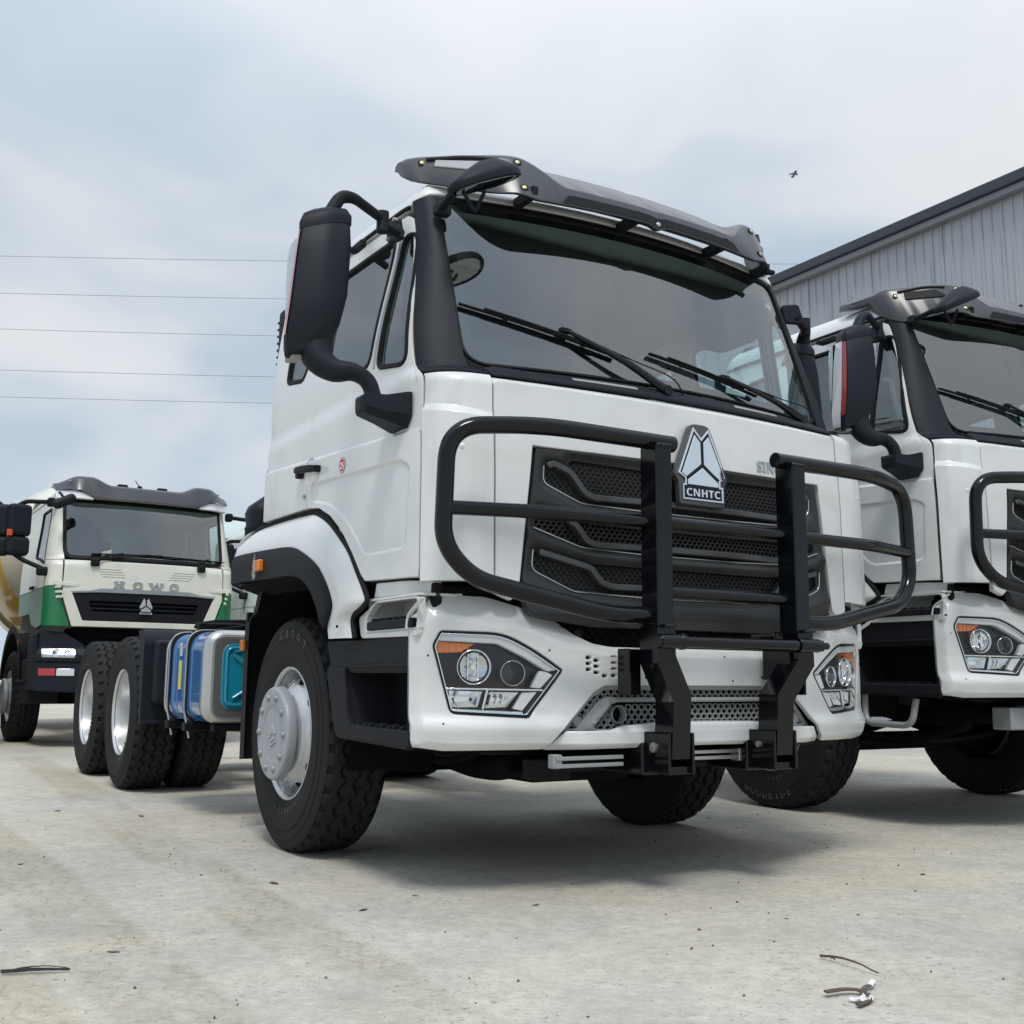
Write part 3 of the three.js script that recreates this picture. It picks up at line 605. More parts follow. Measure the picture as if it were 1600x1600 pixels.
// ---------- white tractor ----------
function makeTractor(label, group) {
  const T = thing('tractor_truck', label, 'truck', group);
  const both = (name, geo, mat, parent = T, label) => { const g = Array.isArray(geo) ? merge(geo) : clean(geo); return [part(name, g, mat, parent, label), part(name, mir(g), mat, parent, label)]; };
  const rr = (l, r, n = 5) => fillet(l, r, n, true);

  // --- doors ---
  const doorFront = y => cabSec(y).zb + 0.1;
  const dOut = [[0.27, 1.55], [0.42, 1.532], [0.56, 1.48], [0.70, 1.395], [0.82, 1.29], [0.915, 1.195], [0.955, 1.168], [1.3, 1.155]];
  for (let y = 1.155; y < 2.70; y += 0.06) dOut.push([doorFront(y), y]);
  dOut.push([doorFront(2.68) - 0.01, 2.70], [doorFront(2.7) - 0.05, 2.725], [0.27, 2.728]);
  const winDoor = rr([[0.335, 2.165], [0.335, 2.655], [0.91, 2.655], [0.905, 2.43], [0.885, 2.055], [0.60, 2.105]], [0.05, 0.06, 0.06, 0.2, 0.09, 0.1]);
  const winVent = rr([[0.945, 2.04], [0.965, 2.64], [1.09, 2.62], [1.245, 1.985]], [0.05, 0.06, 0.045, 0.09]);
  const feat = (z, y) => Math.min(Math.abs(y - (1.79 - 0.062 * z)), Math.abs(polySD([z, y], doorRecess) - 0.006));
  const door = both('door', patch(dOut, sideSkin, { holes: [winDoor, winVent], t: 0.03, step: 0.05, bev: 0.004, near: feat, fine: 0.007 }), M.white);
  const sealRing = (loop, w, off) => { const [o, i] = ring(loop, w); return patch(o, cabSide, { holes: [i], t: 0.02, off, step: 0.05, bev: 0.003 }); };
  for (const [k, d] of door.entries()) {
    const f = k ? mir : (g => g);
    part('window_seal', f(merge([sealRing(winDoor, 0.018, 0.004), sealRing(winVent, 0.018, 0.004)])), M.seal, d);
    part('window_glass', f(patch(inset(area(winDoor) < 0 ? winDoor.slice().reverse() : winDoor, 0.01), cabSide, { t: 0, off: -0.012, step: 0.07 })), M.glass, d);
    part('vent_glass', f(patch(inset(area(winVent) < 0 ? winVent.slice().reverse() : winVent, 0.01), cabSide, { t: 0, off: -0.012, step: 0.07 })), M.glass, d);
    part('window_channel', f(patch(rr([[0.915, 2.05], [0.93, 2.05], [0.955, 2.66], [0.94, 2.66]], 0.005), cabSide, { t: 0.02, off: 0.006, step: 0.06, bev: 0.003 })), M.satin, d);
    // handle: recessed cup, bowed grip, lock
    const hy = 1.712, hz = 0.31, hx = cabSide(hz, hy)[0] - 0.011;
    const cup = lathe([[0, 0.012], [0.03, 0.010], [0.062, 0.0015], [0.068, -0.001]], 28, 'x'); tf(cup, hx, hy, hz + 0.0, 0, 0, 0, [1, 1.0, 0.92]);
    part('handle_cup', f(cup), M.white, d);
    const grip = blob([0, 0.15, 0.5, 0.85, 1].map(t => { const z = hz - 0.125 + 0.25 * t, o = 0.026 + 0.012 * Math.sin(t * PI), h = 0.017; return sup(0, 0, 0.012, h * (t === 0 || t === 1 ? 0.8 : 1), 14, 3.5).map(([a, b]) => [hx - o + a, hy + 0.010 - 0.028 * (t - 0.5) + b, z]); }));
    part('door_handle', f(merge([toCreasedNormals(grip, 0.8), rbox(0.034, 0.045, 0.045, 0.008, hx - 0.014, hy + 0.008, hz - 0.105), rbox(0.03, 0.03, 0.03, 0.006, hx - 0.012, hy - 0.002, hz + 0.108)])), M.plasticDark, d);
    part('door_lock', f(cyl(0.011, 0.011, 0.012, 16, hx - 0.003, hy - 0.105, hz - 0.065, 'x')), M.steel, d);
    part('swage_end', f(rbox(0.012, 0.055, 0.16, 0.005, cabSide(1.15, 1.835)[0] - 0.002, 1.835, 1.2)), M.white, d);
  }
  // --- side behind the door, with the quarter window ---
  const qWin = rr([[-0.15, 2.23], [-0.135, 2.60], [0.16, 2.62], [0.165, 2.3], [0.09, 2.19]], [0.04, 0.05, 0.05, 0.05, 0.05]);
  const side = both('side_panel', patch([[0.266, 1.55], [0.266, 2.728], [-0.31, 2.728], [-0.345, 2.70], [-0.345, 1.56]], sideSkin, { holes: [qWin], t: 0.03, step: 0.05, bev: 0.005, near: feat, fine: 0.007 }), M.white);
  for (const [k, d] of side.entries()) { const f = k ? mir : (g => g); part('window_seal', f(sealRing(qWin, 0.02, 0.004)), M.seal, d); part('window_glass', f(patch(inset(area(qWin) < 0 ? qWin.slice().reverse() : qWin, 0.01), cabSide, { t: 0, off: -0.01, step: 0.08 })), M.glass, d); }
  // --- rear wall with window ---
  const rw = part('rear_wall', patch(rr([[-1.14, 1.56], [1.14, 1.56], [1.14, 1.95], [1.09, 2.72], [-1.09, 2.72], [-1.14, 1.95]], 0.03), (x, y) => [x, y, -0.335], { holes: [rr([[-0.55, 2.05], [0.55, 2.05], [0.53, 2.5], [-0.53, 2.5]], 0.05)], t: 0.03, step: 0.2, bev: 0.004, sg: -1 }), M.white, T);
  part('window_glass', patch([[-0.55, 2.05], [0.55, 2.05], [0.53, 2.5], [-0.53, 2.5]], (x, y) => [x, y, -0.33], { t: 0, step: 0.3 }), M.glassDark, rw);
  // --- roof ---
  {
    const per = [];
    for (let u = -2.66; u <= 2.6601; u += 0.07) per.push(u);
    const q0 = cabSec(2.73), uEnd = q0.xa + 0.273 + q0.zb + 0.345;
    const base = [], y0 = []; for (let i = 0; i <= 96; i++) { const u = -uEnd + 2 * uEnd * i / 96, yy = mix(2.802, 2.732, sst(0.9, 1.3, Math.abs(u))), p = cab(u, yy); base.push([p[0], p[2]]); y0.push(yy); }
    for (let i = 1; i < 30; i++) { base.push([mix(base[96][0], base[0][0], i / 30), -0.345]); y0.push(2.732); }
    const rv = area(base) < 0, B = rv ? base.slice().reverse() : base, Y0 = rv ? y0.slice().reverse() : y0;
    const rings = [];
    for (let k = 0; k <= 10; k++) { const t = k / 10, a = t * PI / 2, ins = 0.16 * (1 - Math.cos(a)), sn = Math.sin(a); rings.push(inset(B, ins).map(([x, z], i) => [x, mix(Y0[i], 2.897, sn), z])); }
    const top = rings[rings.length - 1], c = [0, 0.4];
    for (const t of [0.7, 0.4, 0.12]) rings.push(top.map(([x, y, z]) => [mix(c[0], x, t), 2.897 + 0.03 * (1 - t * t), mix(c[1], z, t)]));
    part('roof', blob(rings), M.white, T);
    // drip rail above the doors
    const rail = []; for (let z = 1.0; z >= -0.32; z -= 0.06) rail.push([z, 2.745 + 0.01 * Math.sin(z * 2)]);
    both('drip_rail', strip(rail, cabSide, 0.014, { off: 0.012, t: 0.014 }), M.seal);
  }
  // --- A-pillar trim, white window-frame edge, windscreen ---
  const pillOut = []; const pe = y => 1.245 - 0.106;
  for (let y = 1.942; y <= 2.79; y += 0.04) pillOut.push([pe(y), y]);
  const pillIn = []; for (let y = 2.80; y >= 2.0; y -= 0.04) pillIn.push([0.955, y]);
  pillIn.push([0.945, 1.985], [0.91, 1.965], [0.895, 1.942]);
  const pillSkin = (a, y) => { const p = cab(-a, y), o = 0.004; return [p[0] - o * 0.5, p[1], p[2] + o]; };
  both('pillar_trim', patch([...pillOut, ...pillIn], pillSkin, { t: 0.02, step: 0.03, bev: 0.004, sg: -1 }), M.plastic);
  const ws = rr([[-0.966, 1.992], [0.966, 1.992], [0.96, 2.785], [-0.96, 2.785]], [0.11, 0.11, 0.07, 0.07], 8);
  const [wo, wi] = ring(ws, 0.035), wi2 = inset(wo, 0.012);
  const wsGlass = part('windscreen', patch(inset(wo, 0.008), cab, { t: 0, off: -0.004, step: 0.05 }), M.glass, T);
  part('windscreen_seal', patch(wo, cab, { holes: [wi2], t: 0.012, off: 0.006, step: 0.05, bev: 0.003 }), M.seal, wsGlass);
  part('frit_band', patch(wi2, cab, { holes: [inset(wo, 0.05)], t: 0.002, off: -0.007, step: 0.05, bev: 0 }), M.seal, wsGlass);
  // black strip over the windscreen, white header above it
  part('header_panel', patch([[-0.93, 2.788], [0.93, 2.788], [0.9, 2.80], [-0.9, 2.80]], cab, { t: 0.02, off: 0.004, step: 0.06 }), M.seal, T);
  // --- cowl under the windscreen ---
  const cowlSkin = (x, y) => { const q = cabSec(1.93), z0 = q.zc - q.k * x * x - 0.004, q1 = cabSec(1.995), z1 = q1.zc - q1.k * x * x + 0.014, t = (y - 1.932) / 0.066; return [x, y, mix(z0, z1, sst(0, 1, t))]; };
  const cw = part('cowl', patch([[-0.905, 1.926], [0.905, 1.926], [0.912, 1.975], [0.86, 1.993], [0.7, 1.984], [-0.7, 1.984], [-0.86, 1.993], [-0.912, 1.975]], cowlSkin, { t: 0.02, step: 0.035, bev: 0.004 }), M.plastic, T);
  for (const [x0, x1] of [[-0.55, -0.25], [0.28, 0.55]]) part('cowl_slot', patch([[x0, 1.955], [x1, 1.955], [x1, 1.967], [x0, 1.967]], cowlSkin, { t: 0.003, off: 0.003, step: 0.05, bev: 0.001 }), M.greyPlastic, cw);
  // --- white front panels ---
  const fp = [[-0.912, 1.922], [0.912, 1.922], [0.912, 1.10], [0.85, 1.075], [0.818, 1.10], [0.756, 1.662], [-0.756, 1.662], [-0.818, 1.10], [-0.85, 1.075], [-0.912, 1.10]];
  const fpSkin = (x, y) => { const p = cab(x, y); p[2] -= 0.014 * sst(1.895, 1.922, y) * sst(1.895, 1.922, y); p[2] += 0.010 * sst(1.76, 1.70, y) * sst(0.62, 0.8, Math.abs(x)); return p; };
  part('front_panel', patch(fp, fpSkin, { t: 0.03, step: 0.04, bev: 0.005 }), M.white, T);
  const cp = [[0.918, 1.925]]; for (let y = 1.93; y >= 1.15; y -= 0.05) cp.push([1.245 - 0.108, y]); cp.push([1.137, 1.142], [1.03, 1.137], [0.918, 1.14]);
  { const offs = []; for (let i = 0; i <= 16; i++) offs.push([0, i / 16]); for (let i = 1; i < 22; i++) offs.push([1, i / 22]); for (let i = 0; i <= 6; i++) offs.push([2, i / 6]);
    const yAt = (a, [k, t]) => { const yl = 1.752 + 0.026 * sst(0.9, 1.15, a), b = 1.138 + 0.006 * sst(1.0, 0.92, a); return k === 0 ? mix(b, yl - 0.012, t) : k === 1 ? mix(yl - 0.012, yl + 0.032, t) : mix(yl + 0.032, 1.926, t); };
    const g = grid((s, v) => { const a = mix(0.918, 1.137, s); return cornerSkin(a, yAt(a, offs[Math.round(v * (offs.length - 1))])); }, 26, offs.length - 1);
    const rim = grid((s, v) => { const a = mix(0.918, 1.137, s), p = cornerSkin(a, 1.926), q = cornerSkin(a, 1.90); return [p[0] + (v ? 0.02 : 0), p[1] + 0.006 * v, p[2] - 0.03 * v]; }, 26, 1);
    both('corner_panel', merge([g, rim, grid((s, v) => { const p = cornerSkin(0.918, mix(1.14, 1.926, s)); return [p[0], p[1], p[2] - 0.03 * v]; }, 30, 1), grid((s, v) => { const p = cornerSkin(mix(0.918, 1.137, s), 1.138); return [p[0] + 0.04 * v, p[1], p[2] - 0.03 * v]; }, 20, 1), grid((s, v) => { const p = cornerSkin(1.137, mix(1.138, 1.926, s)); return [p[0] + 0.03 * v, p[1], p[2]]; }, 30, 1)]), M.white); }
  both('corner_button', [lathe([[0, 0.012], [0.012, 0.010], [0.018, 0.003], [0.019, 0]], 20, 'z').translate(-1.04, 1.63, cornerSkin(1.03, 1.63)[2] - 0.004)], M.white);

  // --- emblem ---
  const em = grp('emblem', T); em.position.set(0.012, 1.508, 1.578); em.rotation.x = -0.03;
  const eb = [[-0.118, -0.02], [0.118, -0.02], [0.122, 0.075], [0.142, 0.10], [0.052, 0.312], [0.032, 0.322], [-0.032, 0.322], [-0.052, 0.312], [-0.142, 0.10], [-0.122, 0.075]];
  part('emblem_base', ext(fillet(eb, 0.012, 3, true), 0.03, 0.005), M.grilleBar, em);
  const eo = [[-0.108, 0.0], [0.108, 0.0], [0.108, 0.066], [0.094, 0.066], [0.094, 0.088], [0.128, 0.106], [0.041, 0.305], [0, 0.262], [-0.041, 0.305], [-0.128, 0.106], [-0.094, 0.088], [-0.094, 0.066], [-0.108, 0.066]];
  const ei = inset(eo, 0.0085);
  part('emblem_outline', tf(ext(eo, 0.008, 0.0015, [ei.slice().reverse()], 1), 0, 0, 0.029), M.chrome, em);
  part('emblem_field', tf(ext(inset(eo, 0.007), 0.004, 0.0005), 0, 0, 0.0285), M.blackGloss, em);
  const L1 = [[-0.038, 0.273], [-0.008, 0.243], [-0.0075, 0.152], [-0.087, 0.094], [-0.111, 0.107]];
  const B1 = [[0, 0.138], [0.081, 0.081], [0.081, 0.062], [-0.081, 0.062], [-0.081, 0.081]];
  for (const s of [L1, L1.map(([x, y]) => [-x, y]).reverse(), B1]) part('emblem_plate', tf(ext(s, 0.008, 0.0015, [], 1), 0, 0, 0.031), M.chrome, em);
  { const g = text('CNHTC', 0.031, 0.004); g.scale(1.28, 1, 1); part('emblem_lettering', tf(g, 0, 0.032, 0.033), M.chrome, em); }
  { const g = text('SINO', 0.046, 0.007); g.scale(1.02, 1, 1); g.computeBoundingBox(); part('front_lettering', tf(g, 0.370 - g.boundingBox.min.x, 1.706, cab(0.5, 1.7)[2] + 0.0015, 0, 0.07, 0), M.satin, T); }

  // --- grille ---
  const gr = grp('grille', T);
  const mirL = l => { const r = l.map(([x, y]) => [-x, y]).reverse(); return [...l, ...r]; };
  const gOut = rr(mirL([[-0.742, 1.656], [-0.806, 1.12], [-0.77, 1.02], [-0.5, 0.985]].reverse()).reverse(), 0.012, 3);
  const h1 = rr(mirL([[0, 1.457], [-0.233, 1.461], [-0.534, 1.468], [-0.695, 1.535], [-0.688, 1.598], [-0.605, 1.588], [-0.578, 1.625], [-0.226, 1.616]]).filter((p, i, a) => !(p[0] === 0 && i > 0)), 0.012, 3);
  const h2 = rr(mirL([[0, 1.284], [-0.235, 1.287], [-0.535, 1.298], [-0.738, 1.357], [-0.728, 1.415], [-0.55, 1.385], [-0.234, 1.377]]).filter((p, i) => !(p[0] === 0 && i > 0)), 0.012, 3);
  const h3 = rr(mirL([[0, 1.113], [-0.238, 1.117], [-0.572, 1.127], [-0.743, 1.2], [-0.737, 1.262], [-0.572, 1.227], [-0.236, 1.222]]).filter((p, i) => !(p[0] === 0 && i > 0)), 0.012, 3);
  const rows = [h1, h2, h3];
  const gSkin = (x, y) => {
    const p = cab(x, y); p[2] += 0.004;
    for (const h of rows) p[2] -= 0.022 * sst(-0.045, 0.0, polySD([x, y], h));        // each opening lies in a sloped recess
    for (const c of [1.245, 1.06]) p[2] += 0.012 * Math.exp(-(((y - c + (Math.abs(x) > 0.5 ? -(Math.abs(x) - 0.5) * 0.28 : 0)) / 0.022) ** 2));
    p[2] += 0.016 * sst(1.075, 1.03, y);
    return p;
  };
  part('grille_surround', patch(gOut, gSkin, { holes: rows, t: 0.04, step: 0.02, bev: 0.004 }), M.grille, gr);
  const hexRing = (cell) => {
    const o = []; const r = cell / Math.sqrt(3), v = (R, zz, i) => { const a = (i + 0.5) / 6 * 2 * PI; return [R * Math.sin(a) * 1.28, R * Math.cos(a) * 0.92, zz]; };
    const pos = [], idx = [];
    const q = (a, b, c, d) => { const n = pos.length / 3; pos.push(...a, ...b, ...c, ...d); idx.push(n, n + 1, n + 2, n, n + 2, n + 3); };
    for (let i = 0; i < 6; i++) { const R = r * 1.01, Q = r * 0.78; q(v(R, 0, i), v(R, 0, i + 1), v(Q, 0.001, i + 1), v(Q, 0.001, i)); q(v(Q, 0.001, i), v(Q, 0.001, i + 1), v(Q * 0.94, -0.009, i + 1), v(Q * 0.94, -0.009, i)); }
    return mk(pos, null, null, idx).toNonIndexed();
  };
  const honey = (loops, skin, cell, depth, excl = []) => {
    const one = hexRing(cell); one.computeVertexNormals(); const pos = [], nor = []; const s = cell / Math.sqrt(3);
    const dx = cell * 1.28, dy = s * 1.5 * 0.92, pa = one.attributes.position.array, na = one.attributes.normal.array;
    for (const L of loops) {
      const xs = L.map(p => p[0]), ys = L.map(p => p[1]);
      let j = 0;
      for (let y = Math.min(...ys); y < Math.max(...ys); y += dy, j++) for (let x = Math.floor(Math.min(...xs) / dx) * dx + (j % 2 ? dx / 2 : 0); x < Math.max(...xs); x += dx) {
        if (polySD([x, y], L) < -cell * 0.45) continue;
        if (excl.some(([ex, ey, er]) => Math.hypot(x - ex, y - ey) < er)) continue;
        const c = skin(x, y);
        for (let k = 0; k < pa.length; k += 3) { pos.push(c[0] + pa[k], c[1] + pa[k + 1], c[2] + pa[k + 2] - depth); nor.push(na[k], na[k + 1], na[k + 2]); }
      }
    }
    return mk(pos, nor, null, null);
  };
  const cabFlat = (x, y) => cab(x, y);
  part('grille_mesh', honey(rows, cabFlat, 0.0195, 0.03), M.grille, gr).userData.kind = 'stuff';
  part('mesh_backing', patch(rows[0], cabFlat, { t: 0, off: -0.036, step: 0.15 }), M.grille, gr); part('mesh_backing', patch(rows[1], cabFlat, { t: 0, off: -0.055, step: 0.15 }), M.under, gr); part('mesh_backing', patch(rows[2], cabFlat, { t: 0, off: -0.037, step: 0.15 }), M.grille, gr);
  // broad angular slats crossing the openings
  const slat = (l, w) => { const f = fillet([...l, ...l.map(([x, y]) => [-x, y]).reverse()], 0.018, 3); return strip(f, cab, w, { off: 0.006, t: 0.03, bev: 0.006, step: 0.05 }); };
  part('grille_slat', slat([[-0.690, 1.592], [-0.664, 1.604], [-0.590, 1.576], [-0.526, 1.500], [-0.487, 1.485], [-0.233, 1.488], [-0.05, 1.488]], 0.026), M.grilleBar, gr);
  part('grille_slat', slat([[-0.60, 1.392], [-0.560, 1.366], [-0.519, 1.314], [-0.469, 1.301], [-0.235, 1.304], [-0.05, 1.304]], 0.026), M.grilleBar, gr);
  part('grille_slat', slat([[-0.728, 1.262], [-0.505, 1.212], [-0.455, 1.156], [-0.403, 1.143], [-0.237, 1.146], [-0.05, 1.146]], 0.026), M.grilleBar, gr);
  const cl = l => { const f = fillet([...l, ...l.map(([x, y]) => [-x, y]).reverse()], 0.03, 4); return tube(f.map(([x, y]) => { const p = gSkin(x, y); return [p[0], p[1], p[2] + 0.002]; }), [0.0035, 0.006], { rs: 8 }); };
  for (const l of [[[-0.703, 1.592], [-0.706, 1.526], [-0.536, 1.459], [-0.233, 1.452]], [[-0.748, 1.352], [-0.537, 1.289], [-0.235, 1.278]], [[-0.752, 1.268], [-0.756, 1.193], [-0.575, 1.118], [-0.238, 1.108]]]) part('grille_trim', cl(l), M.satin, gr);
  // black mesh under the grille and its fixing buttons
  const lowMesh = rr([[-0.62, 1.06], [-0.56, 0.945], [-0.4, 0.915], [0.4, 0.915], [0.56, 0.945], [0.62, 1.06]], 0.01, 2);
  part('lower_mesh', merge([honey([lowMesh], cabFlat, 0.03, 0.035), patch(lowMesh, cabFlat, { t: 0, off: -0.06, step: 0.2 })]), M.frame, gr).userData.kind = 'stuff';
  for (const x of [-0.545, 0.545]) part('fixing_button', lathe([[0, 0.012], [0.016, 0.010], [0.02, 0.0]], 16, 'z').translate(x, 0.965, cab(x, 0.965)[2] - 0.03), M.plastic, gr);

  // --- wipers ---
  const wip = (base, tip, b0, b1) => {
    const w = grp('wiper', T);
    const on = ([x, y], o) => { const p = cab(x, Math.max(y, 1.99)); return [p[0], y, p[2] + o]; };
    const a = on(base, 0.035), mid = on([mix(base[0], tip[0], 0.45), mix(base[1], tip[1], 0.45)], 0.05), c = on(tip, 0.035);
    part('wiper_arm', merge([tube(spline([a, mid, c], 16), t => [mix(0.023, 0.009, t), mix(0.012, 0.007, t)], { rs: 8 }), cyl(0.022, 0.026, 0.05, 16, a[0], a[1], a[2] - 0.012, 'z')]), M.blackGloss, w);
    const bl = []; for (let i = 0; i <= 14; i++) bl.push(on([mix(b0[0], b1[0], i / 14), mix(b0[1], b1[1], i / 14)], 0.013));
    part('wiper_blade', merge([tube(bl, [0.006, 0.012], { rs: 6 }), tube(bl.slice(2, 13).map(p => [p[0], p[1] + 0.006, p[2] + 0.014]), 0.005, { rs: 6 }), rbox(0.05, 0.02, 0.03, 0.005, c[0], c[1], c[2] - 0.01), rbox(0.03, 0.014, 0.02, 0.004, ...bl[4]), rbox(0.03, 0.014, 0.02, 0.004, ...bl[11])]), M.seal, w);
    part('washer_hose', tube(spline([[a[0] + 0.11, a[1] - 0.02, a[2] - 0.015], [a[0] + 0.03, a[1] + 0.045, a[2] + 0.015], [mid[0] + 0.02, mid[1] + 0.012, mid[2] + 0.008], c], 18), 0.003, { rs: 6 }), M.seal, w);
  };
  wip([-0.10, 1.975], [-0.53, 2.188], [-0.95, 2.262], [-0.31, 2.105]);
  wip([0.78, 1.985], [0.27, 2.10], [-0.13, 2.148], [0.47, 2.05]);

  // --- sun visor on the roof ---
  const visorOf = (hug) => {
    const vs = grp('sun_visor', T);
    const N = 84, rings = [], H = 1.05;
    const zf = x => 1.372 - 0.09 * x * x - (hug ? 0.13 : 0.27) * sst(0.64, 1.1, Math.abs(x)) - 0.02 * x ** 8;
    const yb = x => 2.760 + 0.012 * Math.cos(x * 3) + 0.022 * sst(0.6, 0.72, Math.abs(x)) + (hug ? -0.06 : 0.10) * sst(0.72, 1.05, Math.abs(x)) - 0.02 * sst(0.05, 0.0, Math.abs(x));
    const e = x => sst(0.46, 0.64, Math.abs(x));
    const yc = x => mix(2.852, 2.985 + (hug ? -0.03 : 0.025) * sst(0.66, 1.05, Math.abs(x)), e(x));
    const secs = x => {
      const B = [zf(x), yb(x)], sl = 0.43, C = [zf(x) - (yc(x) - yb(x)) * mix(0.25, sl, e(x)), yc(x)];
      const yT = mix(3.01 + 0.015 * (1 - x * x), yc(x) + 0.014, e(x)), Tt = [mix(C[0] - 0.21, C[0] - (hug ? 0.34 : 0.05), e(x)), yT];
      return [B, C, Tt];
    };
    for (let i = 0; i <= N; i++) {
      const x = -H + 2 * H * i / N, [B, C, Tt] = secs(x), r = [];
      const fr = fillet([[B[0] - 0.03, B[1] + 0.008], B, C, Tt, [Tt[0] - 0.04, Tt[1] - 0.015]], [0, 0.008, mix(0.006, 0.03, e(x)), 0.03, 0], 4);
      const bk = [[Tt[0] - 0.05, Tt[1] - 0.05], [C[0] - 0.06, C[1] - 0.05], [B[0] - 0.05, B[1] + 0.02]];
      for (const [z, y] of [...fr, ...bk]) r.push([x, y, z]);
      rings.push(r);
    }
    // rounded ends: shrink the last sections
    for (const [k, s] of [[0, 0.6], [1, 0.88], [2, 0.97]]) for (const i of [k, N - k]) { const r = rings[i], c = [0, 1, 2].map(q => r.reduce((a, p) => a + p[q], 0) / r.length); rings[i] = r.map(p => [p[0], mix(c[1], p[1], s), mix(c[2], p[2], s)]); }
    part('visor_shell', toCreasedNormals(blob(rings), 0.62), M.visor, vs);
    const onF = (x, t, o = 0.002) => { const [B, C] = secs(x), dz = C[0] - B[0], dy = C[1] - B[1], l = Math.hypot(dz, dy); return [x, mix(B[1], C[1], t) - dz / l * o, mix(B[0], C[0], t) + dy / l * o]; };
    // dark inset panel along the middle
    const ins = rr([[-0.50, 0.10], [0.50, 0.10], [0.46, 0.62], [-0.46, 0.62]], [0.03, 0.03, 0.05, 0.05], 3);
    part('visor_inset', patch(ins.map(([x, t]) => [x, t * 0.1]), (x, q) => onF(x, q * 10, 0.002), { t: 0.004, step: 0.05, bev: 0.001 }), M.plasticDark, vs);
    for (const s of [-1, 1]) {
      for (const [x, t] of [[0.665, 0.83], [0.665, 0.2], [0.985, 0.75]]) { const p = onF(s * x, t, 0.001); part('visor_bolt', merge([tf(lathe([[0, 0.004], [0.009, 0.004], [0.010, 0.0]], 14, 'z'), p[0], p[1], p[2], -0.4, s * 0.3, 0)]), M.brass, vs); part('bolt_collar', tf(lathe([[0.010, 0.002], [0.018, 0.001], [0.019, 0.0]], 18, 'z'), p[0], p[1], p[2], -0.4, s * 0.3, 0), M.plasticDark, vs); }
      const lp = rr([[0.775, 0.52], [0.95, 0.60], [0.94, 0.83], [0.79, 0.80], [0.745, 0.55]].map(([x, t]) => [s * x, t * 0.2]), 0.006, 3);
      part('marker_lamp', patch(lp, (x, q) => onF(x, q * 5, 0.0), { t: 0.014, off: 0.007, step: 0.03, bev: 0.004, sg: area(lp) > 0 ? 1 : 1 }), hug ? M.plasticDark : M.lampGrey, vs);
      part('lamp_hood', tube([[s * 0.74, 0.86], [s * 0.85, 0.92], [s * 0.97, 0.86]].map(([x, t]) => onF(x, t, 0.004)), [0.006, 0.012], { fr: 0.05, rs: 8 }), M.visor, vs);
    }
    const c0 = onF(0.0, 0.32, 0.002); part('visor_bolt', tf(lathe([[0, 0.005], [0.010, 0.005], [0.012, 0.0]], 14, 'z'), ...c0, -0.3, 0, 0), M.steel, vs);
    for (const x of [-0.62, -0.1, 0.42, 0.8]) part('visor_bracket', merge([rbox(0.03, 0.05, 0.16, 0.006, x, 2.80, zf(x) - 0.09), rbox(0.05, 0.02, 0.03, 0.005, x + 0.03, 2.79, zf(x) - 0.03)]), M.plasticDark, vs);
    return vs;
  };
  visorOf(false); T.userData.spare = visorOf(true); T.remove(T.userData.spare);
  // small things on the roof
  part('roof_marker', rbox(0.03, 0.02, 0.05, 0.008, 0.05, 2.975, 1.12), M.plasticDark, T);

  // --- mirrors ---
  for (const sd of [0, 1]) {
    const f = sd ? mir : (g => g), S = sd ? 1 : -1;
    const mm = grp('side_mirror', T), foot = sd ? T : mm;
    if (sd) { const q = new THREE.Group(); const a = 1.12, px = 1.19, pz = 1.09; mm.rotation.y = a; mm.position.set(px - (px * Math.cos(a) + pz * Math.sin(a)), 0, pz - (-px * Math.sin(a) + pz * Math.cos(a))); }
    
    // housing: sections from bottom to top, glass side faces back
    const MS = [[1.985, [[-1.560, 1.105], [-1.584, 1.15], [-1.586, 1.165], [-1.53, 1.185], [-1.475, 1.18], [-1.46, 1.105]]], [2.01, [[-1.583, 1.085], [-1.620, 1.175], [-1.624, 1.198], [-1.525, 1.235], [-1.452, 1.21], [-1.44, 1.085]]], [2.09, [[-1.580, 1.075], [-1.624, 1.182], [-1.629, 1.218], [-1.51, 1.278], [-1.422, 1.24], [-1.412, 1.075]]], [2.20, [[-1.570, 1.073], [-1.614, 1.185], [-1.619, 1.225], [-1.495, 1.285], [-1.398, 1.248], [-1.388, 1.073]]], [2.40, [[-1.549, 1.075], [-1.592, 1.177], [-1.597, 1.213], [-1.48, 1.262], [-1.382, 1.228], [-1.374, 1.075]]], [2.505, [[-1.537, 1.083], [-1.576, 1.167], [-1.580, 1.198], [-1.475, 1.238], [-1.382, 1.21], [-1.374, 1.083]]], [2.53, [[-1.526, 1.09], [-1.560, 1.165], [-1.562, 1.187], [-1.475, 1.222], [-1.39, 1.20], [-1.382, 1.09]]]];
    const lift = x => (x + 1.48) * 0.30;
    part('mirror_housing', f(toCreasedNormals(blob(MS.map(([y, l]) => fillet(l, [0.012, 0.006, 0.012, 0.06, 0.04, 0.012], 5, true).map(([x, z]) => [x, y + lift(x), z]))), 0.7)), M.plastic, mm);
    const edge = (t0, t1, ya, yb, k, o) => grid((s, v) => { const y = mix(ya, yb, v), j = Math.max(1, MS.findIndex(q => q[0] >= y)), a = MS[j - 1], b = MS[j], m = (y - a[0]) / (b[0] - a[0]), t = mix(t0, t1, s); const P = i => [mix(a[1][i][0], b[1][i][0], m), mix(a[1][i][1], b[1][i][1], m)]; const p = P(k), q = P(k + 1), dx = q[0] - p[0], dz = q[1] - p[1], l = Math.hypot(dx, dz), x = mix(p[0], q[0], t) - dz / l * o, z = mix(p[1], q[1], t) + dx / l * o; return [x, y + lift(x), z]; }, 6, 20);
    part('mirror_shell', f(edge(0.02, 0.98, 2.0, 2.50, 0, 0.003)), M.lampWhite, mm, 'pale grey outer shell');
    part('mirror_reflector', f(edge(0.05, 1.0, 2.08, 2.49, 1, 0.003)), M.red, mm, 'red reflector strip');
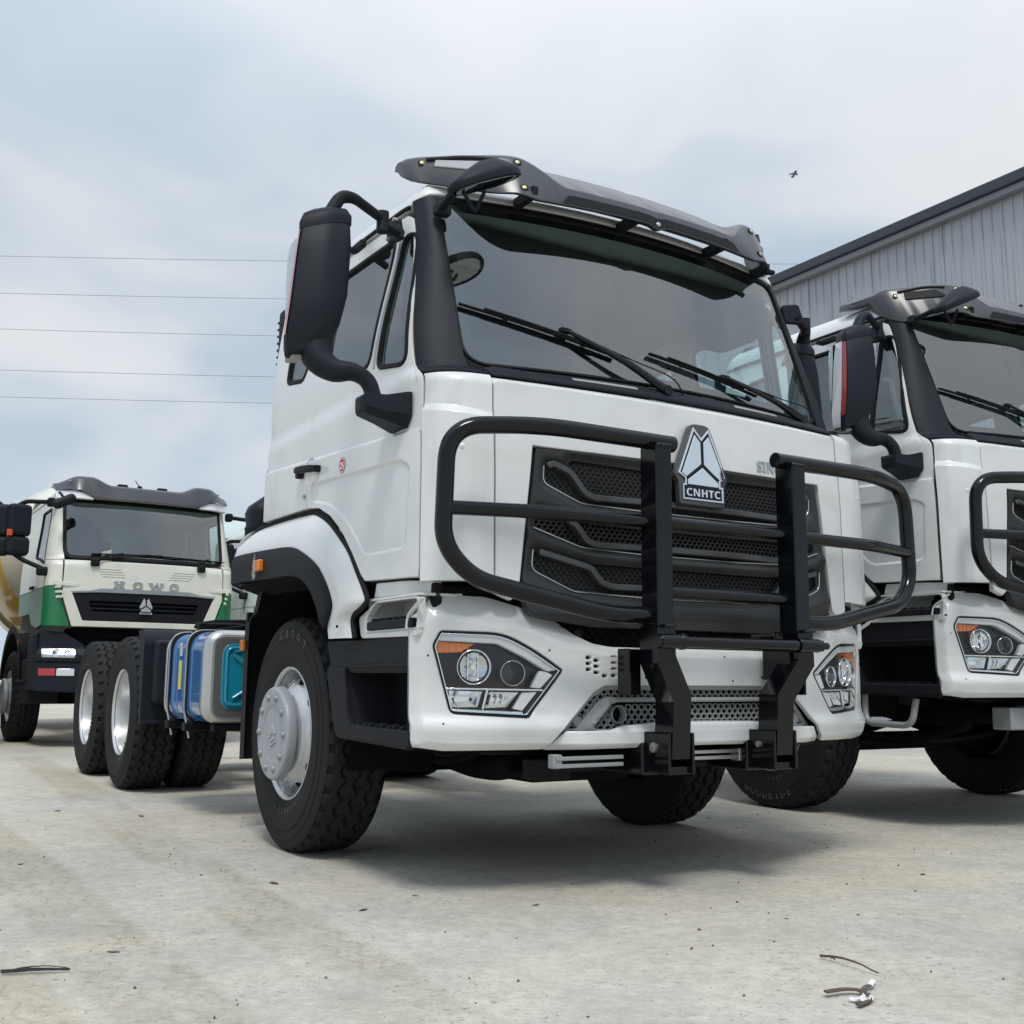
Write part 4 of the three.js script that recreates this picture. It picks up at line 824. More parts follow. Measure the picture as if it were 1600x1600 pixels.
    part('mirror_foot_lamp', f(tf(rbox(0.11, 0.02, 0.08, 0.009), -1.545, 1.972, 1.155, 0, 0, 0.20)), M.greyPlastic, mm);
    part('mirror_glass', f(tf(ext(sup(0, 0, 0.088, 0.21, 24, 4), 0.004, 0.001), -1.50, 2.27, 1.068)), M.mirror, mm);
    part('mirror_cap', f(toCreasedNormals(blob([[2.490, 1.0], [2.492, 1.05], [2.525, 1.05], [2.555, 0.9], [2.572, 0.5]].map(([y, k]) => fillet(MS[5][1].map(([x, z]) => [-1.487 + (x + 1.487) * k, 1.155 + (z - 1.155) * k]), [0.012, 0.012, 0.012, 0.06, 0.04, 0.012], 5, true).map(([x, z]) => [x, y + lift(x), z]))), 0.8)), M.plastic, mm);
    // upper arm with pivot, bracket on the door frame
    part('mirror_arm', f(merge([tube(fillet([[-1.465, 2.55, 1.165], [-1.418, 2.640, 1.17], [-1.36, 2.652, 1.16], [-1.215, 2.625, 1.10]], [0, 0.05, 0.05, 0], 6), t => [mix(0.026, 0.018, t), mix(0.04, 0.02, t)], { rs: 12 }), cyl(0.025, 0.025, 0.085, 16, -1.205, 2.612, 1.095), tube([[-1.2, 2.6, 1.09], [-1.14, 2.605, 1.05], [-1.085, 2.63, 1.0]], [0.02, 0.024], { rs: 10 }), tf(ext(rr([[-0.05, -0.05], [0.05, -0.045], [0.07, 0.05], [-0.02, 0.055]], 0.02), 0.03, 0.006), -1.115, 2.635, 1.0, 0, PI / 2 + 0.1, 0)])), M.plastic, mm);
    part('bracket_screws', f(merge([cyl(0.008, 0.008, 0.02, 10, -1.12, 2.668, 1.03, 'x'), cyl(0.008, 0.008, 0.02, 10, -1.12, 2.605, 0.965, 'x')])), M.steel, mm);
    // lower arm sweeps down to a foot on the door
    part('mirror_lower_arm', f(tube(spline([[-1.51, 2.06, 1.18], [-1.495, 1.965, 1.20], [-1.44, 1.925, 1.22], [-1.37, 1.925, 1.235], [-1.315, 1.895, 1.245], [-1.292, 1.835, 1.25], [-1.285, 1.79, 1.25]], 26), t => [mix(0.075, 0.028, Math.min(1, t * 1.9)), mix(0.06, 0.034, Math.min(1, t * 1.6))], { rs: 14 })), M.plastic, mm);
    part('mirror_foot', f(toCreasedNormals(blob([[-1.345, 0.8, 1.805, 0.026, 0.04], [-1.335, 1, 1.805, 0.036, 0.052], [-1.26, 1, 1.795, 0.045, 0.066], [-1.18, 1, 1.792, 0.066, 0.09], [-1.165, 1, 1.792, 0.066, 0.09]].map(([x, k, cy, h, d]) => [[-d, -h * 0.55], [-d * 0.75, -h], [d * 0.6, -h], [d, -h * 0.35], [d, h], [-d, h]].map(([a, b]) => [x, cy + b * k, 1.235 + a * k]))), 0.5)), M.plastic, foot);
    // kerb mirror over the front corner (right side only)
    if (!sd) {
      const cm = grp('front_mirror', T);
      const ax = (a, b, c) => { const A = [0.905, 0.42, 0.06], Bv = [-0.06, -0.015, 0.998], Cv = [-0.42, 0.907, 0.0]; return [-0.905 + A[0] * a + Bv[0] * b + Cv[0] * c, 2.738 + A[1] * a + Bv[1] * b + Cv[1] * c, 1.40 + A[2] * a + Bv[2] * b + Cv[2] * c]; };
      const prof = [[-0.012, 1.0], [0.004, 1.03], [0.018, 1.0], [0.030, 0.9], [0.055, 0.62], [0.078, 0.3], [0.082, 0.08]];
      part('mirror_housing', toCreasedNormals(blob(prof.map(([c, k]) => sup(0, 0, 0.165 * k, 0.075 * k, 28, 2.4).map(([a, b]) => ax(a + (1 - k) * 0.05, b, c)))), 0.9), M.plastic, cm);
      part('mirror_glass', blob([-0.0135, -0.017].map((c, i) => sup(0, 0, 0.148 - i * 0.02, 0.064 - i * 0.012, 24, 2.4).map(([a, b]) => ax(a, b, c)))), M.mirror, cm);
      part('mirror_arm', merge([tube([ax(-0.10, -0.02, 0.01), [-1.0, 2.70, 1.30], [-0.975, 2.70, 1.16]], [0.014, 0.02], { fr: 0.04 }), tube([[-0.99, 2.68, 1.38], [-0.93, 2.615, 1.37], [-0.905, 2.70, 1.40]], 0.008, { fr: 0.015 }), rbox(0.07, 0.05, 0.05, 0.012, -0.965, 2.70, 1.15)]), M.plastic, cm);
    }
  }
  // bracket on the door frame behind the main mirror
  both('mirror_bracket', [rbox(0.03, 0.035, 0.10, 0.008, -1.105, 2.70, 0.62), rbox(0.06, 0.025, 0.03, 0.006, -1.125, 2.695, 0.57)], M.plasticDark);
  buildLower(T, both, rr, honey);
  buildInside(T);
  return T;
}
// ---------- bumper, lamps, guard, wings, steps, chassis ----------
function bumpZ(x) { return 1.60 - 0.08 * x * x - 0.07 * x ** 4; }
function buildLower(T, both, rr, honey) {
  const ych = x => lerpT([[0, 0.905], [0.45, 0.905], [0.584, 0.925], [0.863, 0.993], [1.109, 1.03], [1.17, 1.0]], Math.abs(x));
  const bSkin = (x, y) => {
    const ax = Math.abs(x); let z = bumpZ(x);
    const yc = ych(x);
    if (y > yc) z -= 0.75 * (y - yc) - 0.02 * (1 - Math.exp(-(y - yc) / 0.01)) * 0;
    z -= 0.012 * sst(yc - 0.03, yc + 0.005, y);
    z += 0.022 * sst(0.675, 0.615, y) * sst(0.58, 0.7, ax);           // soft ledge under the lamps
    z -= 0.035 * sst(0.565, 0.525, y);
    z += 0.018 * sst(0.50, 0.66, ax + (0.82 - y) * 0.25) * sst(0.55, 0.62, y);
    z -= 0.05 * sst(1.135, 1.175, ax);
    return [x, y, z];
  };
  const hl = [[-1.083, 0.962], [-1.107, 0.908], [-1.048, 0.667], [-0.778, 0.653], [-0.644, 0.824], [-0.766, 0.904], [-0.871, 0.956]];
  const hlR = rr(hl, [0.012, 0.012, 0.02, 0.012, 0.012, 0.06, 0.05], 4), hlL = hlR.map(([x, y]) => [-x, y]);
  const half = [[0, 0.918], [-0.42, 0.918], [-0.50, 0.93], [-0.575, 0.965], [-0.632, 1.012], [-0.705, 1.018], [-0.742, 1.05], [-0.898, 1.096], [-1.085, 1.10], [-1.114, 1.07], [-1.168, 1.004], [-1.166, 0.545], [-1.06, 0.531], [-0.712, 0.534], [-0.642, 0.615], [-0.505, 0.745], [-0.46, 0.768], [0, 0.768]];
  const outl = rr([...half, ...half.slice(1, -1).map(([x, y]) => [-x, y]).reverse()].filter((p, i) => true), 0.012, 3);
  const caps = [];
  for (const [x, y] of [[-0.531, 0.872], [-0.531, 0.85], [-0.531, 0.828], [-0.497, 0.862], [-0.497, 0.84], [-0.497, 0.817], [-0.461, 0.805], [-0.422, 0.874], [-0.422, 0.851], [-0.422, 0.829], [-0.422, 0.806], [-0.381, 0.872], [-0.381, 0.85], [-0.381, 0.828], [-0.381, 0.805], [-0.34, 0.805]]) for (const s of [1, -1]) caps.push(sup(s * x, y, 0.0105, 0.0058, 10, 3));
  const bp = grp('bumper', T);
  part('bumper_skin', patch(outl, bSkin, { holes: [hlR, hlL, ...caps], t: 0.02, step: 0.026, bev: 0.006 }), M.white, bp);
  part('bumper_backing', patch(half.map(([x, y]) => [x * 0.97, y - 0.012]).concat(half.slice(1, -1).map(([x, y]) => [-x * 0.97, y - 0.012]).reverse()), (x, y) => { const p = bSkin(x, y); p[2] -= 0.12; return p; }, { t: 0, step: 0.15 }), M.under, bp);
  part('fixing_screws', merge([[-1.12, 0.872], [-1.075, 0.632], [-0.70, 0.896], [1.12, 0.872], [-0.16, 0.885], [0.12, 0.885], [-0.16, 0.79], [0.16, 0.79]].map(([x, y]) => { const p = bSkin(x, y); return lathe([[0, 0.002], [0.003, 0.0015], [0.0042, 0]], 8, 'z').translate(p[0], p[1], p[2] + 0.0005); })), M.under, bp);
  // lower lip
  const lip = (x, y) => { const ax = Math.abs(x); return [x, y, bumpZ(x) + 0.045 - 0.05 * sst(0.55, 0.72, ax) - 0.03 * sst(0.56, 0.53, y) - 0.035 * sst(0.598, 0.632, y)]; };
  const lh = [[0, 0.634], [-0.25, 0.632], [-0.40, 0.626], [-0.47, 0.612], [-0.638, 0.608], [-0.706, 0.536], [-0.69, 0.532], [0, 0.538]];
  part('bumper_lip', patch(rr([...lh, ...lh.slice(1, -1).map(([x, y]) => [-x, y]).reverse()], 0.006, 2), lip, { t: 0.05, step: 0.025, bev: 0.006 }), M.white, bp);
  // lower grey grille: two bands of honeycomb round a moulded frame
  const lgS = (x, y) => [x, y, bumpZ(x) - 0.02];
  const gOut = rr([[-0.655, 0.60], [-0.51, 0.748], [-0.465, 0.772], [0.465, 0.772], [0.51, 0.748], [0.655, 0.60]], [0.01, 0.05, 0.05, 0.05, 0.05, 0.01], 4);
  const upB = rr([[-0.605, 0.612], [-0.50, 0.725], [-0.448, 0.752], [0.448, 0.752], [0.50, 0.725], [0.605, 0.612], [0.572, 0.612], [0.478, 0.712], [0.44, 0.729], [-0.44, 0.729], [-0.478, 0.712], [-0.572, 0.612]], 0.006, 2);
  const loB = rr([[-0.50, 0.612], [-0.425, 0.695], [-0.40, 0.703], [0.40, 0.703], [0.425, 0.695], [0.50, 0.612]], 0.01, 3);
  const lg = grp('lower_grille', T);
  part('grille_frame', patch(gOut, (x, y) => { const p = lgS(x, y); p[2] += 0.014 * sst(-0.02, 0.0, -Math.abs(polySD([x, y], loB) + 0.012)); return p; }, { holes: [upB, loB], t: 0.03, step: 0.03, bev: 0.005 }), M.greyPlastic, lg);
  const fogs = [[-0.384, 0.661, 0.034], [0.384, 0.661, 0.034], [-0.562, 0.637, 0.02], [0.562, 0.637, 0.02]];
  part('grille_mesh', honey([upB, loB], lgS, 0.024, 0.01, fogs), M.greyPlastic, lg).userData.kind = 'stuff';
  part('mesh_backing', patch(gOut, (x, y) => [x, y, bumpZ(x) - 0.075], { t: 0, step: 0.2 }), M.under, lg);
  for (const [x, y, r] of fogs) { const z = lgS(x, y)[2]; part('tow_eye_cover', merge([lathe([[r * 0.86, -0.05], [r * 0.88, 0.0], [r, 0.004], [r * 1.06, 0.0], [r * 1.06, -0.02]], 24, 'z').translate(x, y, z - 0.006)]), M.greyPlastic, lg); part('tow_eye_hole', cyl(r * 0.86, r * 0.86, 0.004, 24, x, y, z - (r > 0.03 ? 0.04 : 0.008), 'z'), r > 0.03 ? M.under : M.greyPlastic, lg); }
  // --- headlamps ---
  const hSkin = (x, y) => bSkin(x, y);
  for (const sd of [0, 1]) {
    const f = sd ? mir : (g => g);
    const h = grp('headlamp', T);
    const back = (d) => (x, y) => { const p = bSkin(x, y); p[2] -= d; return p; };
    const L = area(hlR) < 0 ? hlR.slice().reverse() : hlR;
    part('lamp_frame', f(patch(inset(L, 0.001), back(0), { holes: [inset(L, 0.008)], t: 0.03, off: -0.005, step: 0.03, bev: 0.002 })), M.blackGloss, h);
    part('lamp_housing', f(patch(inset(L, 0.006), back(0.075), { t: 0.004, step: 0.04, bev: 0 })), M.blackGloss, h);
    part('housing_wall', f(merge([(() => { const l = inset(L, 0.011), pos = [], idx = []; l.forEach(([x, y]) => { const p = bSkin(x, y); pos.push(p[0], p[1], p[2] - 0.012, p[0], p[1], p[2] - 0.08); }); const n = l.length; for (let i = 0; i < n; i++) { const a = i * 2, b = ((i + 1) % n) * 2; idx.push(a, b, a + 1, a + 1, b, b + 1); } return mk(pos, null, null, idx); })()])), M.grilleBar, h);
    part('lamp_bezel', f(patch(inset(L, 0.0085), back(0.006), { holes: [inset(L, 0.0125)], t: 0.02, step: 0.03, bev: 0.001 })), M.chrome, h);
    // light grey brow along the top edge
    const brow = [[-1.075, 0.952], [-0.873, 0.947], [-0.772, 0.897], [-0.662, 0.823], [-0.70, 0.818], [-0.79, 0.87], [-0.885, 0.916], [-1.088, 0.925]];
    part('lamp_brow', f(patch(rr(brow, 0.008, 2), back(0.014), { t: 0.03, step: 0.03, bev: 0.004 })), M.brow, h);
    part('turn_lamp', f(patch(rr([[-1.095, 0.926], [-0.955, 0.916], [-1.003, 0.884], [-1.09, 0.880]], 0.004, 2), back(0.03), { t: 0.03, step: 0.03, bev: 0.004 })), M.amberSolid, h);
    for (const k of [0, 1, 2, 3, 4, 5]) part('turn_rib', f(tube([[-1.08 + k * 0.02, 0.886, back(0.028)(-1.08 + k * 0.02, 0.9)[2]], [-1.08 + k * 0.02, 0.918, back(0.028)(-1.08 + k * 0.02, 0.9)[2]]], 0.0025, { rs: 6 })), M.amberSolid, h);
    const lamp = (x, y, r, d0, d1, lens) => {
      const z = bSkin(x, y)[2], o = [];
      o.push(lathe([[r * 0.80, -d1], [r * 0.90, -d0 - 0.01], [r * 0.97, -d0], [r, -d0 + 0.003], [r * 1.04, -d0 - 0.002], [r * 1.06, -d1]], 40, 'z'));
      return tf(merge(o), x, y, z, 0.02, -0.30, 0);
    };
    part('main_beam', f(lamp(-0.967, 0.832, 0.062, 0.018, 0.075)), M.chrome, h);
    part('beam_reflector', f(tf(merge([lathe([[0.005, -0.07], [0.03, -0.064], [0.048, -0.045], [0.052, -0.03]], 32, 'z'), cyl(0.009, 0.006, 0.035, 12, 0, 0, -0.052, 'z'), box(0.003, 0.09, 0.02, 0.018, 0, -0.052), box(0.003, 0.09, 0.02, -0.018, 0, -0.052)]), -0.967, 0.832, bSkin(-0.967, 0.832)[2], 0.02, -0.30, 0)), M.chrome, h);
    part('dip_beam', f(lamp(-0.831, 0.811, 0.045, 0.022, 0.07)), M.chrome, h);
    part('projector_lens', f(tf(new THREE.SphereGeometry(0.036, 28, 14, 0, 2 * PI, 0, PI / 2), -0.831, 0.811, bSkin(-0.831, 0.811)[2] - 0.066, PI / 2, -0.0, 0)), phyLens, h);
    // divider and lower reflectors
    const bar = (a, b, w, d) => { const n = 8, l = []; for (let i = 0; i <= n; i++) { const x = mix(a[0], b[0], i / n), y = mix(a[1], b[1], i / n), p = bSkin(x, y); l.push([p[0], p[1], p[2] - d]); } return tube(l, [w, 0.01], { rs: 8 }); };
    part('lamp_divider', f(merge([bar([-1.066, 0.756], [-0.715, 0.751], 0.004, 0.024), bar([-0.915, 0.75], [-0.93, 0.682], 0.004, 0.026), bar([-1.046, 0.679], [-0.79, 0.668], 0.006, 0.024)])), M.chrome, h);
    const cup = (l, d) => { const A = area(l) < 0 ? l.slice().reverse() : l, I = inset(A, 0.02), pos = [], idx = [], n = A.length; A.forEach(([x, y]) => { const p = bSkin(x, y); pos.push(x, y, p[2] - 0.028); }); I.forEach(([x, y]) => { const p = bSkin(x, y); pos.push(x, y, p[2] - d); }); for (let i = 0; i < n; i++) { const j = (i + 1) % n; idx.push(i, j, n + i, n + i, j, n + j); } const t = THREE.ShapeUtils.triangulateShape(I.map(p => new THREE.Vector2(...p)), []); for (const [a, b, c] of t) idx.push(n + a, n + b, n + c); const g = mk(pos, null, null, idx); return toCreasedNormals(g, 0.4); };
    part('fog_reflector', f(merge([cup([[-1.056, 0.748], [-0.93, 0.745], [-0.945, 0.69], [-1.038, 0.688]], 0.062), cyl(0.011, 0.008, 0.02, 12, -1.01, 0.717, bSkin(-1.01, 0.717)[2] - 0.05, 'z')])), M.chrome, h);
    part('cornering_reflector', f(merge([cup([[-0.905, 0.744], [-0.80, 0.742], [-0.845, 0.69], [-0.92, 0.686]], 0.06), ...[0, 1, 2, 3].map(k => bar([-0.885 + k * 0.022, 0.742], [-0.895 + k * 0.02, 0.697], 0.003, 0.05))])), M.chrome, h);
    part('day_lamp', f(patch(rr([[-0.727, 0.821], [-0.70, 0.818], [-0.675, 0.806], [-0.722, 0.757], [-0.76, 0.760]], 0.004, 2), back(0.02), { t: 0.02, step: 0.02, bev: 0.003 })), M.lampWhite, h);
    part('day_lamp', f(patch(rr([[-0.792, 0.742], [-0.735, 0.745], [-0.79, 0.676], [-0.826, 0.684]], 0.004, 2), back(0.02), { t: 0.02, step: 0.02, bev: 0.003 })), M.lampWhite, h);
    part('lamp_lens', f(patch(inset(L, 0.008), back(0.0), { t: 0, off: -0.004, step: 0.04 })), M.clear, h);
  }
  // --- tubular guard in front ---
  {
    const b = grp('bull_bar', T);
    const Z = 1.755;
    for (const s of [-1, 1]) {
      const k = s < 0 ? (g => g) : mir;
      const pts = (l) => l.map(([x, y, z]) => [x, y, z]);
      // outer loop: starts inside the post top, runs out, sweeps back, down and in again
      part('guard_loop', k(tube(pts([[-0.275, 1.683, Z + 0.005], [-0.86, 1.683, Z], [-1.185, 1.662, 1.655], [-1.198, 1.245, 1.655], [-1.09, 1.13, 1.675], [-0.56, 1.022, Z - 0.01], [-0.33, 1.03, Z]]), 0.0315, { fr: 0.13, rs: 20, n: 12 })), M.blackGloss, b);
      part('guard_rail', k(tube(pts([[-1.196, 1.372, 1.655], [-0.84, 1.372, Z], [-0.35, 1.375, Z]]), 0.0255, { fr: 0.08, rs: 16, n: 8 })), M.blackGloss, b);
      part('guard_post', k(merge([rbox(0.075, 0.76, 0.10, 0.008, -0.352, 1.285, Z + 0.005), rbox(0.06, 0.012, 0.07, 0.004, -0.352, 0.986, Z + 0.052)])), M.blackGloss, b);
      part('post_weld', k(merge([0, 1, 2, 3, 4, 5, 6, 7].map(i => new THREE.SphereGeometry(0.0085, 8, 6).translate(-0.38 + i * 0.0085, 1.661 + 0.002 * (i % 2), Z + 0.052)))), M.blackGloss, b);
      part('tube_cap', k(cyl(0.0315, 0.0315, 0.008, 20, -0.272, 1.683, Z + 0.005, 'x')), M.blackGloss, b);
      // lower bent arm, box section
      const arm = [[-0.355, 0.985], [-0.355, 0.865], [-0.262, 0.725], [-0.262, 0.505]];
      const sec = arm.map(([x, y], i) => { const w = 0.042, zc = [1.76, 1.762, 1.735, 1.72][i], d = 0.052; return [[x - w, y, zc - d], [x + w, y, zc - d], [x + w, y, zc + d], [x - w, y, zc + d]].map(p => [p[0], p[1] + (i === 1 || i === 2 ? (p[0] - x) * 0.33 : 0), p[2]]); });
      part('guard_arm', k(toCreasedNormals(blob(sec), 0.35)), M.blackGloss, b);
      part('arm_gusset', k(merge([rbox(0.012, 0.16, 0.15, 0.004, -0.305, 0.875, 1.70), rbox(0.10, 0.17, 0.012, 0.004, -0.405, 0.82, 1.655), rbox(0.012, 0.17, 0.07, 0.004, -0.448, 0.82, 1.68)])), M.blackGloss, b);
      // hinge bracket with pin at the bottom
      part('hinge_bracket', k(merge([rbox(0.012, 0.15, 0.16, 0.01, -0.318, 0.525, 1.70), rbox(0.012, 0.15, 0.16, 0.01, -0.206, 0.525, 1.70), rbox(0.125, 0.03, 0.03, 0.006, -0.262, 0.464, 1.745), rbox(0.16, 0.12, 0.25, 0.01, -0.262, 0.50, 1.52)])), M.blackGloss, b);
      part('hinge_pin', k(merge([cyl(0.018, 0.018, 0.012, 20, -0.330, 0.545, 1.70, 'x'), cyl(0.012, 0.012, 0.15, 12, -0.262, 0.545, 1.70, 'x')])), M.steel, b);
      part('bracket_bolt', k(cyl(0.009, 0.009, 0.006, 12, -0.425, 0.765, 1.664, 'z')), M.steel, b);
      part('rod_clamp', k(merge([lathe([[0.027, -0.012], [0.030, -0.008], [0.030, 0.008], [0.027, 0.012]], 20, 'x').translate(-0.30, 0.930, 1.832), lathe([[0.024, -0.05], [0.027, -0.045], [0.027, 0.045], [0.024, 0.05]], 20, 'x').translate(-0.355, 0.930, 1.832), rbox(0.02, 0.05, 0.05, 0.005, -0.30, 0.93, 1.80)])), M.blackGloss, b);
    }
    part('guard_rail', tube([[-0.32, 1.378, Z], [0.32, 1.378, Z]], 0.0255, { rs: 16 }), M.blackGloss, b);
    part('guard_rail', tube([[-0.32, 1.115, Z], [0.32, 1.115, Z]], 0.0255, { rs: 16 }), M.blackGloss, b);
    part('cross_rod', merge([cyl(0.021, 0.021, 0.80, 18, 0.003, 0.930, 1.832, 'x'), cyl(0.025, 0.025, 0.03, 6, 0.405, 0.930, 1.832, 'x'), cyl(0.014, 0.014, 0.05, 12, 0.43, 0.93, 1.832, 'x'), cyl(0.024, 0.024, 0.03, 6, -0.40, 0.930, 1.832, 'x')]), M.blackGloss, b);
    part('catch_lever', merge([tube([[0.08, 0.962, 1.79], [0.19, 0.965, 1.79], [0.20, 0.975, 1.80]], 0.006), box(0.004, 0.03, 0.03, 0.205, 0.968, 1.80, 0, 0, 0.5), box(0.004, 0.03, 0.03, 0.22, 0.968, 1.80, 0, 0, 0.5)]), M.blackGloss, b);
  }
  // --- front underrun: silver bars, axle beam, dark belly ---
  part('tow_rail', merge([rbox(0.30, 0.014, 0.02, 0.003, -0.55, 0.508, 1.60), rbox(0.30, 0.014, 0.02, 0.003, -0.55, 0.482, 1.60), rbox(0.04, 0.05, 0.04, 0.006, -0.69, 0.498, 1.585)]), M.rimGrey, T);
  part('tow_rail', merge([rbox(0.36, 0.014, 0.02, 0.003, -0.0, 0.515, 1.60), rbox(0.36, 0.014, 0.02, 0.003, -0.0, 0.492, 1.60), rbox(0.02, 0.05, 0.05, 0.004, 0.18, 0.5, 1.59)]), M.steel, T);
  part('underrun_beam', merge([rbox(1.7, 0.10, 0.10, 0.02, 0, 0.56, 1.32), rbox(1.3, 0.06, 0.12, 0.02, 0, 0.47, 1.36), rbox(0.16, 0.08, 0.1, 0.01, -0.62, 0.46, 1.42)]), M.frame, T);
  part('front_axle', merge([tube([[-0.98, 0.53, 0], [-0.78, 0.50, 0], [-0.6, 0.40, 0.02], [0.6, 0.40, 0.02], [0.78, 0.50, 0], [0.98, 0.53, 0]], [0.06, 0.05], { fr: 0.1 }), cyl(0.09, 0.09, 0.12, 20, -0.93, 0.536, 0, 'x'), cyl(0.09, 0.09, 0.12, 20, 0.93, 0.536, 0, 'x'), cyl(0.20, 0.2, 0.16, 28, -0.86, 0.536, 0, 'x'), cyl(0.2, 0.2, 0.16, 28, 0.86, 0.536, 0, 'x')]), M.frame, T);
  both('leaf_spring', [0, 1, 2, 3].map(k => tube([[-0.45, 0.62 - 0.02 * k, 0.85 - k * 0.12], [-0.45, 0.475 - 0.02 * k, 0], [-0.45, 0.62 - 0.02 * k, -0.85 + k * 0.12]], [0.009, 0.045], { fr: 0.4, rs: 8 })), M.frame);
  part('steering_link', merge([tube([[-0.78, 0.44, 0.22], [0.2, 0.40, 0.24], [0.78, 0.44, 0.22]], 0.024, { fr: 0.2 }), tube([[-0.55, 0.45, 0.15], [-0.58, 0.42, 0.6], [-0.62, 0.55, 1.1]], 0.025, { fr: 0.2 })]), M.frame, T);
  part('engine_underside', merge([rbox(0.7, 0.4, 1.0, 0.08, 0, 0.74, 0.75), rbox(0.5, 0.2, 0.6, 0.1, 0, 0.50, 0.75), tube([[-0.55, 0.46, 1.15], [-0.5, 0.40, 0.8], [-0.5, 0.44, 0.4]], [0.05, 0.09], { fr: 0.2 }), rbox(0.5, 0.06, 0.3, 0.03, -0.35, 0.42, 1.12)]), M.under, T);
  part('cab_underside', rbox(1.5, 0.34, 1.75, 0.04, 0, 1.27, 0.45), M.under, T);
  part('radiator', rbox(1.2, 0.7, 0.1, 0.02, 0, 1.1, 1.35), M.under, T);

  // --- front wing: white shoulder, black lip, rubber gasket ---
  const C1 = spline([[-1.17, 1.50, -0.60], [-1.155, 1.532, -0.48], [-1.15, 1.542, -0.30], [-1.15, 1.530, 0.26], [-1.155, 1.518, 0.36], [-1.16, 1.465, 0.515], [-1.165, 1.39, 0.655], [-1.168, 1.305, 0.785], [-1.17, 1.22, 0.872], [-1.17, 1.14, 0.950], [-1.172, 1.092, 0.985], [-1.172, 1.064, 0.935], [-1.172, 1.046, 0.875], [-1.172, 1.02, 0.848], [-1.172, 0.948, 0.872]], 70);
  const C2 = spline([[-1.24, 1.40, -0.60], [-1.24, 1.401, -0.47], [-1.24, 1.385, 0.0], [-1.24, 1.374, 0.20], [-1.24, 1.360, 0.31], [-1.24, 1.325, 0.43], [-1.24, 1.257, 0.595], [-1.235, 1.20, 0.665], [-1.23, 1.152, 0.705], [-1.225, 1.11, 0.728], [-1.222, 1.082, 0.733], [-1.22, 1.05, 0.715], [-1.22, 1.02, 0.69], [-1.22, 1.0, 0.682], [-1.22, 0.948, 0.698]], 70);
  const wing = both('front_wing', grid((s, t) => { const i = Math.round(s * 70), a = C1[i], b = C2[i], e = Math.sin(t * PI / 2), h = 1 - Math.cos(t * PI / 2); return [mix(a[0], b[0], e * 0.85 + t * 0.15), mix(a[1], b[1], h * 0.55 + t * 0.45), mix(a[2], b[2], h * 0.55 + t * 0.45)]; }, 70, 14), M.white);
  const C3 = spline([[-1.24, 1.262, -0.60], [-1.24, 1.262, -0.45], [-1.24, 1.246, 0.0], [-1.24, 1.240, 0.26], [-1.24, 1.228, 0.36], [-1.24, 1.200, 0.465], [-1.24, 1.14, 0.562], [-1.24, 1.077, 0.627], [-1.235, 1.023, 0.654], [-1.228, 0.99, 0.675]], 60);
  const C2b = spline([[-1.244, 1.402, -0.60], [-1.244, 1.403, -0.47], [-1.244, 1.387, 0.0], [-1.244, 1.376, 0.20], [-1.244, 1.362, 0.31], [-1.244, 1.327, 0.43], [-1.244, 1.259, 0.595], [-1.239, 1.202, 0.665], [-1.234, 1.154, 0.705], [-1.229, 1.112, 0.728], [-1.226, 1.08, 0.733], [-1.224, 1.04, 0.71], [-1.224, 0.99, 0.682]], 60);
  const rearEnd = grid((s, t) => { const y = mix(1.262, 1.44, t); return [mix(-1.244, -0.72, s), y + 0.05 * s, -0.60 - 0.02 * Math.sin(s * PI)]; }, 12, 3);
  both('wing_lip', merge([grid((s, t) => { const i = Math.round(s * 60), a = C2b[i], b = C3[i]; return [mix(a[0], b[0], t) - 0.012 * Math.sin(Math.min(1, t * 3) * PI / 2), mix(a[1], b[1], t), mix(a[2], b[2], t)]; }, 60, 6), grid((s, t) => { const b = C3[Math.round(s * 60)]; return [mix(b[0] - 0.012, -1.10, t), b[1] - 0.004 * t, b[2]]; }, 60, 3), rearEnd]), M.plasticDark);
  both('wing_end', grid((s, t) => { const a = t * PI / 2; const y = mix(1.402, 1.53, Math.sin(a)), z = -0.60 + 0.12 * (1 - Math.cos(a)); return [mix(-1.235 + 0.06 * (1 - Math.cos(a)), -0.75, s), y, z]; }, 8, 8), M.white);
  both('wheel_arch_liner', merge([grid((s, t) => { const a = mix(-0.35, PI + 0.15, s); return [mix(-1.10, -0.70, t), 0.62 + Math.sin(a) * 0.62, 0.02 + Math.cos(a) * 0.66]; }, 30, 4), grid((s, t) => { const a = mix(-0.3, PI, s); return [-0.70, 0.62 + Math.sin(a) * 0.62 * t, 0.02 + Math.cos(a) * 0.66 * t]; }, 24, 4)]), M.under);
  both('splash_panel', [box(0.012, 0.72, 1.5, -0.69, 0.92, 0.05)], M.under);
  both('wing_inner', grid((s, t) => [mix(-1.232, -1.08, t), mix(1.25, 1.20, t), mix(-0.58, 0.4, s)], 4, 2), M.under);
  both('wing_gasket', tube(C1.map(([x, y, z]) => [x - 0.006, y, z]), [0.014, 0.010], { rs: 10 }), M.rubber);
  both('wing_screw', [cyl(0.006, 0.006, 0.006, 8, -1.222, 0.995, 0.79, 'x')], M.under);
  for (const s of [1, -1]) { const a = grp('side_marker', T); part('marker_lens', rbox(0.03, 0.055, 0.085, 0.008, -1.262 * s, 1.318, -0.13), M.amberSolid, a); if (s > 0) part('torn_wrapping', grid((u, v) => { const j = (hash3(Math.round(u * 9), Math.round(v * 7), 4) - 0.5) * 0.02; return [-1.262 - 0.018 * u - Math.abs(j) * 0.6, 1.255 + v * (0.07 + 0.05 * u) + j, -0.20 + u * 0.09 - v * 0.02 + j]; }, 9, 7), M.wrap, a, 'torn clear plastic wrapping'); }
  // --- step well under the door ---
  const stepS = (z, y) => [-1.16, y, z];
